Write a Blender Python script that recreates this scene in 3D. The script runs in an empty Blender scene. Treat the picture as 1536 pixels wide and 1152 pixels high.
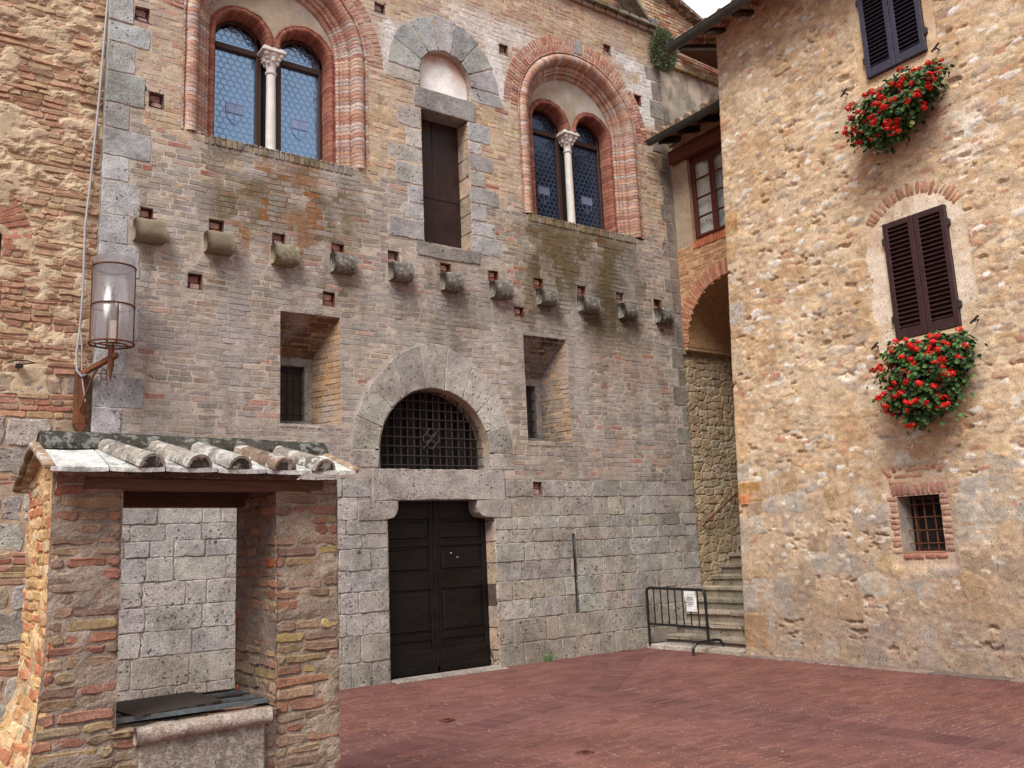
import bpy, math, random
import numpy as np
from mathutils import Vector, Matrix, noise as mnoise
rng = np.random.default_rng(11); random.seed(5)
SC = bpy.context.scene
COL = SC.collection
# ------------------------------------------------------------------ camera
_f = 1332.0
def _dir(px, py):
    v = np.array([px-768.0, 576.0-py, -_f]); return v/np.linalg.norm(v)
_vx = _dir(2650, 735); _vy = _dir(-200, 865)
_vz = np.cross(_vx, _vy); _vz /= np.linalg.norm(_vz); _vy = np.cross(_vz, _vx)
RC = Matrix([list(_vx), list(_vy), list(_vz)])
cam_d = bpy.data.cameras.new('camera'); cam = bpy.data.objects.new('camera', cam_d); COL.objects.link(cam)
cam_d.sensor_width = 36; cam_d.lens = 36*_f/1536; cam_d.clip_end = 2000; cam_d.clip_start = .05
cam.matrix_world = Matrix.Translation((0, 0, 1.6)) @ RC.to_4x4()
SC.camera = cam
# ------------------------------------------------------------------ light
SUN_EL = math.radians(50); SUN_AZ = math.radians(-128)      # direction towards the sun, azimuth from +Y towards +X
sd = Vector((math.sin(SUN_AZ)*math.cos(SUN_EL), math.cos(SUN_AZ)*math.cos(SUN_EL), math.sin(SUN_EL)))
W = bpy.data.worlds.new('World'); SC.world = W; W.use_nodes = True
nt = W.node_tree; nt.nodes.clear()
wo = nt.nodes.new('ShaderNodeOutputWorld'); bg = nt.nodes.new('ShaderNodeBackground')
sky = nt.nodes.new('ShaderNodeTexSky'); sky.sky_type = 'NISHITA'; sky.sun_disc = False
sky.sun_elevation = SUN_EL; sky.sun_rotation = SUN_AZ; sky.air_density = 1.0; sky.dust_density = 2.0
wm = nt.nodes.new('ShaderNodeMix'); wm.data_type = 'RGBA'; wm.inputs[0].default_value = .62
wm.inputs[7].default_value = (9.2, 8.9, 8.7, 1)
tcw = nt.nodes.new('ShaderNodeTexCoord'); dt = nt.nodes.new('ShaderNodeVectorMath'); dt.operation = 'DOT_PRODUCT'; dt.inputs[1].default_value = (.66, .62, .42)
nt.links.new(tcw.outputs['Generated'], dt.inputs[0]); mr = nt.nodes.new('ShaderNodeMapRange'); mr.interpolation_type = 'SMOOTHSTEP'; mr.inputs[1].default_value = .35; mr.inputs[2].default_value = .95
nzw = nt.nodes.new('ShaderNodeTexNoise'); nzw.inputs['Scale'].default_value = 3; nzw.inputs['Detail'].default_value = 6; nt.links.new(tcw.outputs['Generated'], nzw.inputs['Vector'])
ad = nt.nodes.new('ShaderNodeMath'); ad.operation = 'MULTIPLY_ADD'; ad.inputs[1].default_value = .35; nt.links.new(nzw.outputs[0], ad.inputs[0]); nt.links.new(dt.outputs['Value'], ad.inputs[2]); nt.links.new(ad.outputs[0], mr.inputs[0])
cb_ = nt.nodes.new('ShaderNodeMix'); cb_.data_type = 'RGBA'; cb_.inputs[7].default_value = (14.5, 14.6, 14.8, 1); nt.links.new(mr.outputs[0], cb_.inputs[0]); nt.links.new(wm.outputs[2], cb_.inputs[6])
nt.links.new(sky.outputs[0], wm.inputs[6]); nt.links.new(cb_.outputs[2], bg.inputs[0]); bg.inputs[1].default_value = .062
nt.links.new(bg.outputs[0], wo.inputs[0])
sl = bpy.data.lights.new('sun', 'SUN'); sl.energy = 2.75; sl.angle = math.radians(28); sl.color = (1, .95, .87)
so = bpy.data.objects.new('sun', sl); COL.objects.link(so); so.rotation_euler = sd.to_track_quat('Z', 'Y').to_euler()
SC.view_settings.view_transform = 'Standard'; SC.view_settings.look = 'None'; SC.view_settings.gamma = 1
SC.view_settings.exposure = .57
# ------------------------------------------------------------------ numeric helpers
def mute(P, k=.25, to=(166, 148, 130)): return P*(1-k)+lin(to)*k
def lin(c):
    c = np.asarray(c, float)/255.0
    return np.where(c <= .04045, c/12.92, ((c+.055)/1.055)**2.4)
def pal(*cs): return np.array([lin(c) for c in cs])
def _h(ix, iy, s):
    h = (ix.astype(np.int64)*374761393+iy.astype(np.int64)*668265263+s*974634777) & 0xffffffff
    h = ((h ^ (h >> 13))*1274126177) & 0xffffffff
    h = ((h ^ (h >> 15))*668265263) & 0xffffffff
    return ((h ^ (h >> 16)) & 0xffffff)/float(0x1000000)
def vn(x, y, s=0):
    x = np.asarray(x, float); y = np.asarray(y, float)
    ix = np.floor(x); iy = np.floor(y); fx = x-ix; fy = y-iy
    fx = fx*fx*(3-2*fx); fy = fy*fy*(3-2*fy)
    a = _h(ix, iy, s); b = _h(ix+1, iy, s); c = _h(ix, iy+1, s); d = _h(ix+1, iy+1, s)
    return (a*(1-fx)+b*fx)*(1-fy)+(c*(1-fx)+d*fx)*fy
def fbm(x, y, s=0, o=4):
    t = 0; a = .5; n = 0
    for i in range(o):
        t = t+a*vn(x*2**i, y*2**i, s+i*17); n += a; a *= .55
    return t/n
def ss(a, b, x):
    t = np.clip((np.asarray(x, float)-a)/(b-a), 0, 1); return t*t*(3-2*t)
def voro(x, y, s, jx=.8, jy=.8):
    ix = np.floor(x); iy = np.floor(y)
    f1 = np.full(x.shape, 9.); f2 = np.full(x.shape, 9.); cx = np.zeros_like(x); cy = np.zeros_like(x)
    for dx in (-1, 0, 1):
        for dy in (-1, 0, 1):
            gx = ix+dx; gy = iy+dy
            px = gx+.5+(_h(gx, gy, s)-.5)*jx; py = gy+.5+(_h(gx, gy, s+1)-.5)*jy
            ex = np.abs(x-px); ey = np.abs(y-py)
            d = (ex**2.6+ey**2.6)**(1/2.6)
            m = d < f1
            f2 = np.where(m, f1, np.minimum(f2, d)); cx = np.where(m, gx, cx); cy = np.where(m, gy, cy); f1 = np.where(m, d, f1)
    return f1, f2-f1, cx, cy
def mixc(c, k, t):
    t = np.asarray(t)[..., None]; return c*(1-t)+np.asarray(k)*t
# ------------------------------------------------------------------ mesh builder
class MB:
    def __init__(s): s.v = []; s.f = []; s.c = []; s.m = []; s.n = 0
    def add(s, v, f, col=(.5, .5, .5), mat=0):
        v = np.asarray(v, float).reshape(-1, 3); c = np.asarray(col, float)
        if c.ndim == 1: c = np.tile(c, (len(v), 1))
        s.v.append(v); s.c.append(c)
        o = s.n; s.n += len(v)
        s.f.extend([tuple(int(i)+o for i in q) for q in f]); s.m.extend([mat]*len(f))
    def build(s, name, mats, parent=None, smooth=False, origin=None):
        v = np.concatenate(s.v) if s.v else np.zeros((0, 3)); c = np.concatenate(s.c)
        org = np.zeros(3)
        p = parent
        while p is not None: org = org+np.array(p.location); p = p.parent
        if origin is not None: loc = np.array(origin)-org; org = np.array(origin, float)
        else: loc = np.zeros(3)
        me = bpy.data.meshes.new(name); me.from_pydata((v-org).tolist(), [], s.f)
        for m in (mats if isinstance(mats, (list, tuple)) else [mats]): me.materials.append(m)
        if any(s.m): me.polygons.foreach_set('material_index', np.array(s.m, np.int32))
        a = me.color_attributes.new('col', 'FLOAT_COLOR', 'POINT')
        a.data.foreach_set('color', np.concatenate([c, np.ones((len(c), 1))], 1).astype(np.float32).ravel())
        if smooth: me.polygons.foreach_set('use_smooth', np.ones(len(me.polygons), bool))
        me.update()
        o = bpy.data.objects.new(name, me); COL.objects.link(o); o.location = loc
        if parent: o.parent = parent
        return o
def tag(o, label=None, cat=None, group=None, kind=None):
    if label: o['label'] = label
    if cat: o['category'] = cat
    if group: o['group'] = group
    if kind: o['kind'] = kind
    return o
def thing(name, loc, label, cat, group=None):
    o = bpy.data.objects.new(name, None); COL.objects.link(o); o.location = loc; o.empty_display_size = .2
    return tag(o, label, cat, group)
def sub(name, parent, loc):        # an intermediate empty is never needed: parts are meshes
    raise NotImplementedError
# frames: map (u,v,d) on a wall to the world, d outwards
FY = 10.27; HX = 9.83
def FM(u, v, d): return np.stack([u, FY-d, v], -1)
def HM(u, v, d): return np.stack([HX+.004*np.asarray(v)-d, -np.asarray(u), v], -1)     # u = -Y
def GM(u, v, d): return np.stack([u, v, d], -1)
def planeY(y, s=1): return lambda u, v, d: np.stack([u, y-d, v], -1)
def planeX(x): return lambda u, v, d: np.stack([x-np.asarray(d), -np.asarray(u), v], -1)   # faces -X, u=-Y
def planeXr(x): return lambda u, v, d: np.stack([x+np.asarray(d), np.asarray(u), v], -1)   # faces +X, u=Y
def quadm(o, a, b):
    o = np.array(o, float); a = np.array(a, float); b = np.array(b, float)
    a = a/np.linalg.norm(a); b = b-a*np.dot(a, b); b /= np.linalg.norm(b); n = np.cross(a, b)
    return lambda u, v, d: o+np.asarray(u)[..., None]*a+np.asarray(v)[..., None]*b+np.asarray(d)[..., None]*n
def box(b, x0, x1, y0, y1, z0, z1, col=(.5, .5, .5), mat=0, jit=0, bev=0):
    x0, x1 = min(x0, x1), max(x0, x1); y0, y1 = min(y0, y1), max(y0, y1); z0, z1 = min(z0, z1), max(z0, z1)
    if bev <= 0:
        v = [(x, y, z) for z in (z0, z1) for y in (y0, y1) for x in (x0, x1)]
        f = [(0, 2, 3, 1), (4, 5, 7, 6), (0, 1, 5, 4), (2, 6, 7, 3), (0, 4, 6, 2), (1, 3, 7, 5)]
        v = np.array(v)
        if jit: v = v+rng.normal(0, jit, v.shape)
        b.add(v, f, col, mat); return
    bm_box(b, (x0+x1)/2, (y0+y1)/2, (z0+z1)/2, (x1-x0)/2, (y1-y0)/2, (z1-z0)/2, None, col, mat, jit, bev)
import bmesh
def bm_box(b, cx, cy, cz, hx, hy, hz, rot, col, mat=0, jit=0, bev=.01, seg=1):
    bm = bmesh.new(); bmesh.ops.create_cube(bm, size=2)
    for v in bm.verts: v.co = Vector((v.co.x*hx, v.co.y*hy, v.co.z*hz))
    bmesh.ops.bevel(bm, geom=list(bm.edges), offset=bev, segments=seg, affect='EDGES', profile=.6)
    M = rot or Matrix.Identity(3)
    vs = [M @ v.co+Vector((cx, cy, cz)) for v in bm.verts]; bm.verts.index_update()
    fs = [[v.index for v in f.verts] for f in bm.faces]; bm.free()
    vs = np.array([tuple(v) for v in vs])
    if jit: vs = vs+rng.normal(0, jit, vs.shape)
    b.add(vs, fs, col, mat)
def obox(b, p0, p1, w, h, col=(.5, .5, .5), mat=0, up=(0, 0, 1), bev=0):     # bar from p0 to p1
    p0 = Vector(p0); p1 = Vector(p1); d = (p1-p0); L = d.length; d.normalize()
    u = Vector(up); s = d.cross(u).normalized(); u = s.cross(d)
    M = Matrix((d, s, u)).transposed(); c = (p0+p1)/2
    if bev: bm_box(b, c.x, c.y, c.z, L/2, w/2, h/2, M, col, mat, 0, bev)
    else:
        v = [c+M @ Vector((x*L/2, y*w/2, z*h/2)) for z in (-1, 1) for y in (-1, 1) for x in (-1, 1)]
        b.add([tuple(q) for q in v], [(0, 2, 3, 1), (4, 5, 7, 6), (0, 1, 5, 4), (2, 6, 7, 3), (0, 4, 6, 2), (1, 3, 7, 5)], col, mat)
def tube(b, pts, r, col=(.5, .5, .5), mat=0, n=8, caps=True):
    pts = [Vector(p) for p in pts]; rr = r if isinstance(r, (list, tuple)) else [r]*len(pts)
    vs = []; fs = []; prev = None
    for i, p in enumerate(pts):
        t = (pts[min(i+1, len(pts)-1)]-pts[max(i-1, 0)]).normalized()
        if prev is None:
            a = Vector((0, 0, 1)) if abs(t.z) < .9 else Vector((1, 0, 0)); x = t.cross(a).normalized()
        else: x = (prev-t*prev.dot(t)).normalized()
        prev = x; y = t.cross(x)
        for k in range(n):
            an = 2*math.pi*k/n; vs.append(tuple(p+(x*math.cos(an)+y*math.sin(an))*rr[i]))
    for i in range(len(pts)-1):
        for k in range(n): fs.append((i*n+k, i*n+(k+1) % n, (i+1)*n+(k+1) % n, (i+1)*n+k))
    if caps: fs.append(tuple(range(n-1, -1, -1))); fs.append(tuple((len(pts)-1)*n+k for k in range(n)))
    b.add(vs, fs, col, mat)
def lathe(b, c, prof, col=(.5, .5, .5), mat=0, n=16, caps=True):
    vs = []; fs = []
    for r, z in prof:
        for k in range(n):
            a = 2*math.pi*k/n; vs.append((c[0]+r*math.cos(a), c[1]+r*math.sin(a), c[2]+z))
    for i in range(len(prof)-1):
        for k in range(n): fs.append((i*n+k, i*n+(k+1) % n, (i+1)*n+(k+1) % n, (i+1)*n+k))
    if caps: fs.append(tuple(range(n-1, -1, -1))); fs.append(tuple((len(prof)-1)*n+k for k in range(n)))
    b.add(vs, fs, col, mat)
# ---- masonry units
def bricks(b, M, R, colr, D=0.0, back=.02, jit=.0025, bev=.004, ang=None, mat=0, dj=.003, waste=0, chip=.35):
    """R: (N,4) cu,cv,hu,hv ; colr (N,3)"""
    R = np.asarray(R, float)
    if len(R) == 0: return
    N = len(R); cu, cv, hu, hv = R.T
    c = np.minimum(np.minimum(hu, hv)*chip, .014)
    def P(sx, sy, ex, ey): return np.stack([sx*(hu-ex*c), sy*(hv-ey*c)], -1)
    pts = [P(-1, -1, 1, 0), np.stack([-hu*.33, -hv], -1), np.stack([hu*.33, -hv], -1), P(1, -1, 1, 0), P(1, -1, 0, 1), P(1, 1, 0, 1),
           P(1, 1, 1, 0), np.stack([hu*.33, hv], -1), np.stack([-hu*.33, hv], -1), P(-1, 1, 1, 0), P(-1, 1, 0, 1), P(-1, -1, 0, 1)]
    O = np.stack(pts, 1)+rng.normal(0, jit, (N, 12, 2))
    K = O.shape[1]
    I = O-np.sign(O)*np.minimum(bev, .3*np.minimum(hu, hv))[:, None, None] if True else O
    a = np.zeros(N) if ang is None else np.asarray(ang)
    ca, sa = np.cos(a)[:, None], np.sin(a)[:, None]
    def tr(Q): return Q[..., 0]*ca-Q[..., 1]*sa+cu[:, None], Q[..., 0]*sa+Q[..., 1]*ca+cv[:, None]
    d0 = (D if np.ndim(D) else np.full(N, D))+rng.normal(0, dj, N)
    tl = rng.normal(0, dj*.6, (N, 2))
    uO, vO = tr(O); uI, vI = tr(I)
    def tilt(Q): return tl[:, :1]*Q[..., 0]/np.maximum(hu, .02)[:, None]+tl[:, 1:]*Q[..., 1]/np.maximum(hv, .02)[:, None]
    dI = d0[:, None]+tilt(I)+rng.normal(0, jit*.3, (N, K)); dO = d0[:, None]+tilt(O)-bev*1.2; dB = np.full((N, K), -back)
    V = np.concatenate([M(uI, vI, dI), M(uO, vO, dO), M(uO, vO, dB)], 1).reshape(-1, 3)
    F = []
    base = [tuple(range(K))]+[(k+K, (k+1) % K+K, (k+1) % K, k) for k in range(K)]+[(k+2*K, (k+1) % K+2*K, (k+1) % K+K, k+K) for k in range(K)]
    for i in range(N):
        o = i*3*K
        F.extend([tuple(j+o for j in q) for q in base])
    C = np.repeat(np.asarray(colr), 3*K, 0)
    b.add(V, F, C, mat)
def stone(b, M, poly, col, D=.0, back=.03, jit=.005, bev=.008, seg=.09, mat=0, round_=.12):
    """one dressed stone: polygon (u,v), rough edges"""
    P = np.asarray(poly, float); n = len(P); L = []
    ctr = P.mean(0)
    for i in range(n):
        a, q = P[i], P[(i+1) % n]; k = max(1, int(np.linalg.norm(q-a)/seg))
        for t in range(k):
            L.append(a+(q-a)*t/k if t else a+(ctr-a)*min(.05, round_*.07/ max(.05, np.linalg.norm(ctr-a)))*1.0)
    L = np.array(L)+rng.normal(0, jit, (len(L), 2)); K = len(L)
    d = ctr-L; dist = np.linalg.norm(d, axis=1, keepdims=True)
    I = L+d/dist*np.minimum(bev*1.3, dist*.3); I2 = L+d*.45
    dd = D+rng.normal(0, .003)
    V = np.concatenate([M(ctr[0:1], ctr[1:2], np.array([dd+rng.normal(0, .0006)])), M(I2[:, 0], I2[:, 1], dd+rng.normal(0, jit*.13, K)),
                        M(I[:, 0], I[:, 1], dd+rng.normal(0, jit*.35, K)), M(L[:, 0], L[:, 1], np.full(K, dd-bev)), M(L[:, 0], L[:, 1], np.full(K, -back))])
    F = [(0, 1+k, 1+(k+1) % K) for k in range(K)]
    for r in range(3):
        o = 1+r*K; q = o+K
        F += [(o+k, q+k, q+(k+1) % K, o+(k+1) % K) for k in range(K)]
    b.add(V, F, col, mat)
def rect(u0, u1, v0, v1): return [(u0, v0), (u1, v0), (u1, v1), (u0, v1)]
class Rc:
    def __init__(s, u0, u1, v0, v1): s.a = (u0, u1, v0, v1)
    def iv(s, v): return [(s.a[0], s.a[1])] if s.a[2] < v < s.a[3] else []
    def inside(s, U, V): return (U > s.a[0]) & (U < s.a[1]) & (V > s.a[2]) & (V < s.a[3])
class Ar:        # arch shape: straight jambs from v0 to cv, then an (elliptic) half circle
    def __init__(s, cu, cv, r, v0, ry=None): s.p = (cu, cv, r, v0, ry or r)
    def iv(s, v):
        cu, cv, r, v0, ry = s.p
        if v <= v0: return []
        if v < cv: return [(cu-r, cu+r)]
        if v >= cv+ry: return []
        w = r*math.sqrt(1-((v-cv)/ry)**2); return [(cu-w, cu+w)]
    def inside(s, U, V):
        cu, cv, r, v0, ry = s.p
        return (V > v0) & (np.abs(U-cu) < r) & ((V < cv) | (((U-cu)/r)**2+((V-cv)/ry)**2 < 1))
class Fn:        # free shape from a function v -> intervals
    def __init__(s, f): s.f = f
    def iv(s, v): return s.f(v)
def courses(u0, u1, v0, v1, pitch, L, joint, blocked=(), hv=.15, lv=.15, wav=.0, half=.25, uf=None):
    out = []; v = v0; r = 0
    while v < v1-.02:
        p = pitch*(1+rng.uniform(-hv, hv)); p = min(p, v1-v) if v1-v < p*1.6 else p
        vm = v+p/2
        a, e = (u0, u1) if uf is None else uf(vm)
        segs = [(a, e)]
        for sh in blocked:
            for (x0, x1) in sh.iv(vm):
                ns = []
                for (p0, p1) in segs:
                    if x1 <= p0 or x0 >= p1: ns.append((p0, p1)); continue
                    if x0 > p0: ns.append((p0, x0))
                    if x1 < p1: ns.append((x1, p1))
                segs = ns
        off = (r % 2)*L*.5+rng.uniform(-.2, .2)*L
        for (p0, p1) in segs:
            if p1-p0 < .035: continue
            cuts = [p0]; x = p0-((p0-off) % L)
            while x < p1:
                x += L*(.5 if rng.random() < half else 1)*(1+rng.uniform(-lv, lv))
                if x > cuts[-1]+.05 and x < p1-.05: cuts.append(x)
            cuts.append(p1)
            for k in range(len(cuts)-1):
                c0, c1 = cuts[k], cuts[k+1]
                dv = 0 if not wav else wav*float(vn(np.array([c0*1.3]), np.array([vm*.6]), 5)[0]-.5)*2
                out.append(((c0+c1)/2, vm+dv, (c1-c0-joint)/2, (p-joint)/2))
        v += p; r += 1
    return np.array(out) if out else np.zeros((0, 4))
def lines(a, b, st, extra):
    L = list(np.arange(a, b, st))+[b]; ex = [e for e in extra if a < e < b]
    L = [x for x in L if all(abs(x-e) > st*.45 for e in ex) or x in (a, b)]
    return np.array(sorted(set(L+ex)))
def sheet(b, M, u, v, hf, cf, holes=(), mat=0):
    U, V = np.meshgrid(u, v); H = hf(U, V); C = cf(U, V)
    P = M(U, V, H).reshape(-1, 3); nu, nv = len(u), len(v)
    cu = (U[:-1, :-1]+U[1:, 1:])/2; cv = (V[:-1, :-1]+V[1:, 1:])/2
    keep = np.ones(cu.shape, bool)
    for h in holes: keep &= ~h.inside(cu, cv)
    j, i = np.nonzero(keep); o = j*nu+i
    F = np.stack([o, o+1, o+1+nu, o+nu], 1)
    b.add(P, F.tolist(), C.reshape(-1, 3), mat)
def quad(b, pts, col=(.3, .3, .3), mat=0): b.add(pts, [tuple(range(len(pts)))], col, mat)
def pick(P, n, s=.07): return P[rng.integers(0, len(P), n)]*(1+rng.normal(0, s, (n, 1)))*(1+rng.normal(0, .02, (n, 3)))
# ------------------------------------------------------------------ materials
class NB:
    def __init__(s, name):
        s.m = bpy.data.materials.new(name); s.m.use_nodes = True; s.t = s.m.node_tree; s.t.nodes.clear()
        s.out = s.n('ShaderNodeOutputMaterial')
    def n(s, t, **k):
        x = s.t.nodes.new(t)
        for a, b in k.items(): setattr(x, a, b)
        return x
    def set(s, sock, v):
        if isinstance(v, bpy.types.NodeSocket): s.t.links.new(v, sock)
        elif v is not None: sock.default_value = v
    def noise(s, sc, det=4, rough=.6, vec=None, dist=0):
        x = s.n('ShaderNodeTexNoise'); x.inputs['Scale'].default_value = sc; x.inputs['Detail'].default_value = det
        x.inputs['Roughness'].default_value = rough; x.inputs['Distortion'].default_value = dist
        s.set(x.inputs['Vector'], vec or s.co()); return x.outputs[0]
    def co(s):
        if not hasattr(s, '_co'): s._co = s.n('ShaderNodeNewGeometry').outputs['Position']
        return s._co
    def ramp(s, v, a, b, lo=0., hi=1.):
        x = s.n('ShaderNodeMapRange'); x.interpolation_type = 'SMOOTHSTEP'
        for i, q in enumerate((v, a, b, lo, hi)): s.set(x.inputs[i], q)
        return x.outputs[0]
    def math(s, op, a, b=None, c=None):
        x = s.n('ShaderNodeMath', operation=op); s.set(x.inputs[0], a)
        if b is not None: s.set(x.inputs[1], b)
        if c is not None: s.set(x.inputs[2], c)
        return x.outputs[0]
    def mix(s, f, a, b, mode='MIX'):
        x = s.n('ShaderNodeMix', data_type='RGBA', blend_type=mode); s.set(x.inputs[0], f)
        for k, q in ((6, a), (7, b)): s.set(x.inputs[k], tuple(list(q)+[1]) if isinstance(q, (tuple, list, np.ndarray)) and len(q) == 3 else q)
        return x.outputs[2]
    def mul(s, c, v):
        x = s.n('ShaderNodeVectorMath', operation='SCALE'); s.set(x.inputs[0], c); s.set(x.inputs['Scale'], v); return x.outputs[0]
    def bump(s, h, st, dist=.02, nrm=None):
        x = s.n('ShaderNodeBump'); x.inputs['Strength'].default_value = st; x.inputs['Distance'].default_value = dist
        s.set(x.inputs['Height'], h); s.set(x.inputs['Normal'], nrm); return x.outputs[0]
    def attr(s): return s.n('ShaderNodeAttribute', attribute_name='col').outputs['Color']
    def done(s, col, rough=.9, normal=None, metal=0, spec=.3, **k):
        p = s.n('ShaderNodeBsdfPrincipled'); s.set(p.inputs['Base Color'], tuple(list(col)+[1]) if isinstance(col, (tuple, list, np.ndarray)) else col)
        s.set(p.inputs['Roughness'], rough); s.set(p.inputs['Normal'], normal); s.set(p.inputs['Metallic'], metal)
        s.set(p.inputs['Specular IOR Level'], spec)
        for a, q in k.items(): s.set(p.inputs[a], q)
        s.t.links.new(p.outputs[0], s.out.inputs[0]); s.p = p; return s.m
def masonry(name, fine=55, med=7, amp=.30, spk=.4, bst=.5, pits=0, pitsc=30, black=0, pale=0, blsc=5, bloom=0, stain=0):
    B = NB(name); c = B.attr()
    n1 = B.noise(med, 6, .62); n2 = B.noise(fine, 4, .65)
    c = B.mul(c, B.ramp(n1, .28, .72, 1-amp, 1+amp)); c = B.mul(c, B.ramp(n2, .3, .7, 1-spk, 1+spk*.7))
    h = B.math('ADD', B.math('MULTIPLY', n2, .6), n1)
    if pits:
        n3 = B.noise(pitsc, 3, .55, dist=.15); n4 = B.noise(4.2, 2, .5)
        th = B.ramp(n4, .35, .7, .40, .30)
        pm = B.ramp(B.math('SUBTRACT', n3, th), .0, -.05)
        n9 = B.noise(pitsc*.42, 4, .6, dist=.3); n10 = B.noise(1.7, 3, .5)
        pm2 = B.math('MULTIPLY', B.ramp(n9, .34, .30), B.ramp(n10, .46, .56)); pm = B.math('MAXIMUM', pm, pm2)
        c = B.mix(B.math('MULTIPLY', pm, pits), c, (.035, .032, .03)); h = B.math('SUBTRACT', h, B.math('MULTIPLY', pm, .9))
    if black:
        n5 = B.noise(blsc, 7, .7); c = B.mix(B.math('MULTIPLY', B.ramp(n5, .52, .62), black), c, (.045, .045, .04))
    if pale:
        n6 = B.noise(blsc*1.7+3, 6, .7); c = B.mix(B.math('MULTIPLY', B.ramp(n6, .52, .60), pale), c, (.50, .49, .46))
    if stain:
        s1 = B.noise(1.25, 9, .7); s2 = B.noise(26, 4, .7)
        f = B.math('MULTIPLY', B.ramp(s1, .46, .66), B.ramp(s2, .34, .6, .3, 1)); c = B.mix(B.math('MULTIPLY', f, stain), c, (.115, .095, .075))
        s3 = B.noise(2.3, 9, .72, dist=.4); c = B.mix(B.math('MULTIPLY', B.ramp(s3, .56, .68), stain*.8), c, (.52, .50, .49))
    if bloom:
        mp = B.n('ShaderNodeMapping'); mp.inputs['Scale'].default_value = (1, 1, .38); B.set(mp.inputs['Vector'], B.co())
        n7 = B.noise(2.1, 10, .74, vec=mp.outputs[0]); n8 = B.noise(42, 3, .7); n0 = B.noise(3.1, 10, .74, vec=mp.outputs[0], dist=.5)
        c = B.mix(B.math('MULTIPLY', B.ramp(n0, .55, .68), .42), c, (.10, .085, .07))
        f = B.math('MULTIPLY', B.ramp(n7, .42, .62), B.ramp(n8, .35, .62, .35, 1)); c = B.mix(B.math('MULTIPLY', f, bloom), c, (.43, .41, .42))
    return B.done(c, .93, B.bump(h, bst, .02), spec=.15)
M_brick = masonry('old_brick', fine=70, med=11, amp=.22, spk=.28, bst=.45)
M_fbrick = masonry('facade_brick', fine=75, med=13, amp=.20, spk=.36, bst=.5, bloom=.62)
M_mortar = masonry('lime_mortar', fine=80, med=6, amp=.2, spk=.3, bst=.6)
M_trav = masonry('travertine', fine=65, med=6, amp=.20, spk=.38, bst=.75, pits=.85, pitsc=27, stain=.6)
M_dstone = masonry('weathered_stone', fine=70, med=10, amp=.3, spk=.4, bst=.7, black=.65, pale=.5, blsc=10)
M_rubble = masonry('rubble', fine=65, med=11, amp=.13, spk=.26, bst=.5, pits=.5, pitsc=33)
M_plaster = masonry('plaster', fine=40, med=3, amp=.16, spk=.12, bst=.25)
M_tile = masonry('roof_tile', fine=60, med=9, amp=.3, spk=.3, bst=.5, black=.5, pale=.9, blsc=7)
M_ridge = masonry('mossy_ridge', fine=60, med=12, amp=.4, spk=.4, bst=.6, black=.75, pale=.3, blsc=8)
M_paver = masonry('paving_brick', fine=60, med=2.2, amp=.14, spk=.22, bst=.3)
def simple(name, c, rough=.6, amp=.2, sc=14, bst=.2, metal=0, spec=.4, stretch=None):
    B = NB(name); co = B.co()
    if stretch:
        mp = B.n('ShaderNodeMapping'); mp.inputs['Scale'].default_value = stretch; B.set(mp.inputs['Vector'], co); co = mp.outputs[0]
    n = B.noise(sc, 5, .6, vec=co); n2 = B.noise(sc*7, 3, .6, vec=co)
    col = B.mul(B.mix(0., tuple(c), tuple(c)), B.ramp(n, .3, .7, 1-amp, 1+amp)); col = B.mul(col, B.ramp(n2, .3, .7, 1-amp*.6, 1+amp*.5))
    return B.done(col, B.ramp(n, .3, .7, rough-.1, min(1, rough+.1)), B.bump(n2, bst, .01), metal, spec)
M_wood = simple('dark_wood', (.020, .0125, .0095), .5, .35, 9, .35, stretch=(1, 1, .12))
M_doorw = simple('door_wood', (.0065, .0042, .0036), .5, .4, 7, .3, stretch=(.25, 1, 1), spec=.3)
M_brown = simple('brown_panel', (.034, .016, .014), .45, .2, 6, .15, spec=.4)
M_frame = simple('window_frame_brown', (.05, .021, .015), .5, .2, 10, .2)
M_redwood = simple('red_stained_wood', (.11, .022, .014), .45, .2, 10, .2)
M_shut = simple('shutter_paint', (.040, .014, .014), .42, .15, 16, .15, spec=.5)
M_iron = simple('black_iron', (.022, .021, .022), .5, .3, 20, .2, spec=.4)
M_blackpaint = simple('barrier_paint', (.010, .011, .014), .35, .2, 20, .1, spec=.5)
M_rust = simple('rusty_iron', (.13, .045, .022), .8, .4, 18, .4)
M_rustwood = simple('weathered_post', (.17, .062, .026), .8, .4, 10, .4, stretch=(1, 1, .2))
M_gutter = simple('gutter_metal', (.075, .075, .068), .5, .25, 8, .1, metal=.3)
M_marble = simple('white_marble', (.72, .70, .67), .5, .1, 7, .15)
M_oldwood = simple('old_beam', (.11, .062, .040), .85, .3, 8, .5, stretch=(.15, 1, 1))
M_cable = simple('grey_cable', (.36, .37, .38), .5, .1, 10, 0)
M_paper = simple('paper', (.78, .78, .80), .8, .04, 8, .05)
M_ink = simple('ink', (.12, .12, .14), .8, .05, 8, 0)
M_dark = simple('dark_interior', (.012, .011, .011), .9, .1, 5, 0)
M_grate = simple('grate_metal', (.035, .026, .022), .55, .3, 25, .3, metal=.2)
M_zinc = simple('zinc_sheet', (.16, .19, .21), .45, .3, 8, .1, metal=.5)
M_terr = simple('terracotta', (.42, .17, .085), .85, .2, 12, .2)
M_slate = simple('slate_flashing', (.16, .19, .22), .6, .2, 6, .1)
M_stem = simple('stem', (.06, .08, .03), .7, .2, 10, 0)
def leafmat(name, c1, c2):
    B = NB(name); c = B.attr()
    p = B.done(c, .55, None, spec=.35); return p
M_leaf = leafmat('geranium_leaf', None, None); M_petal = leafmat('petal', None, None)
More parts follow.
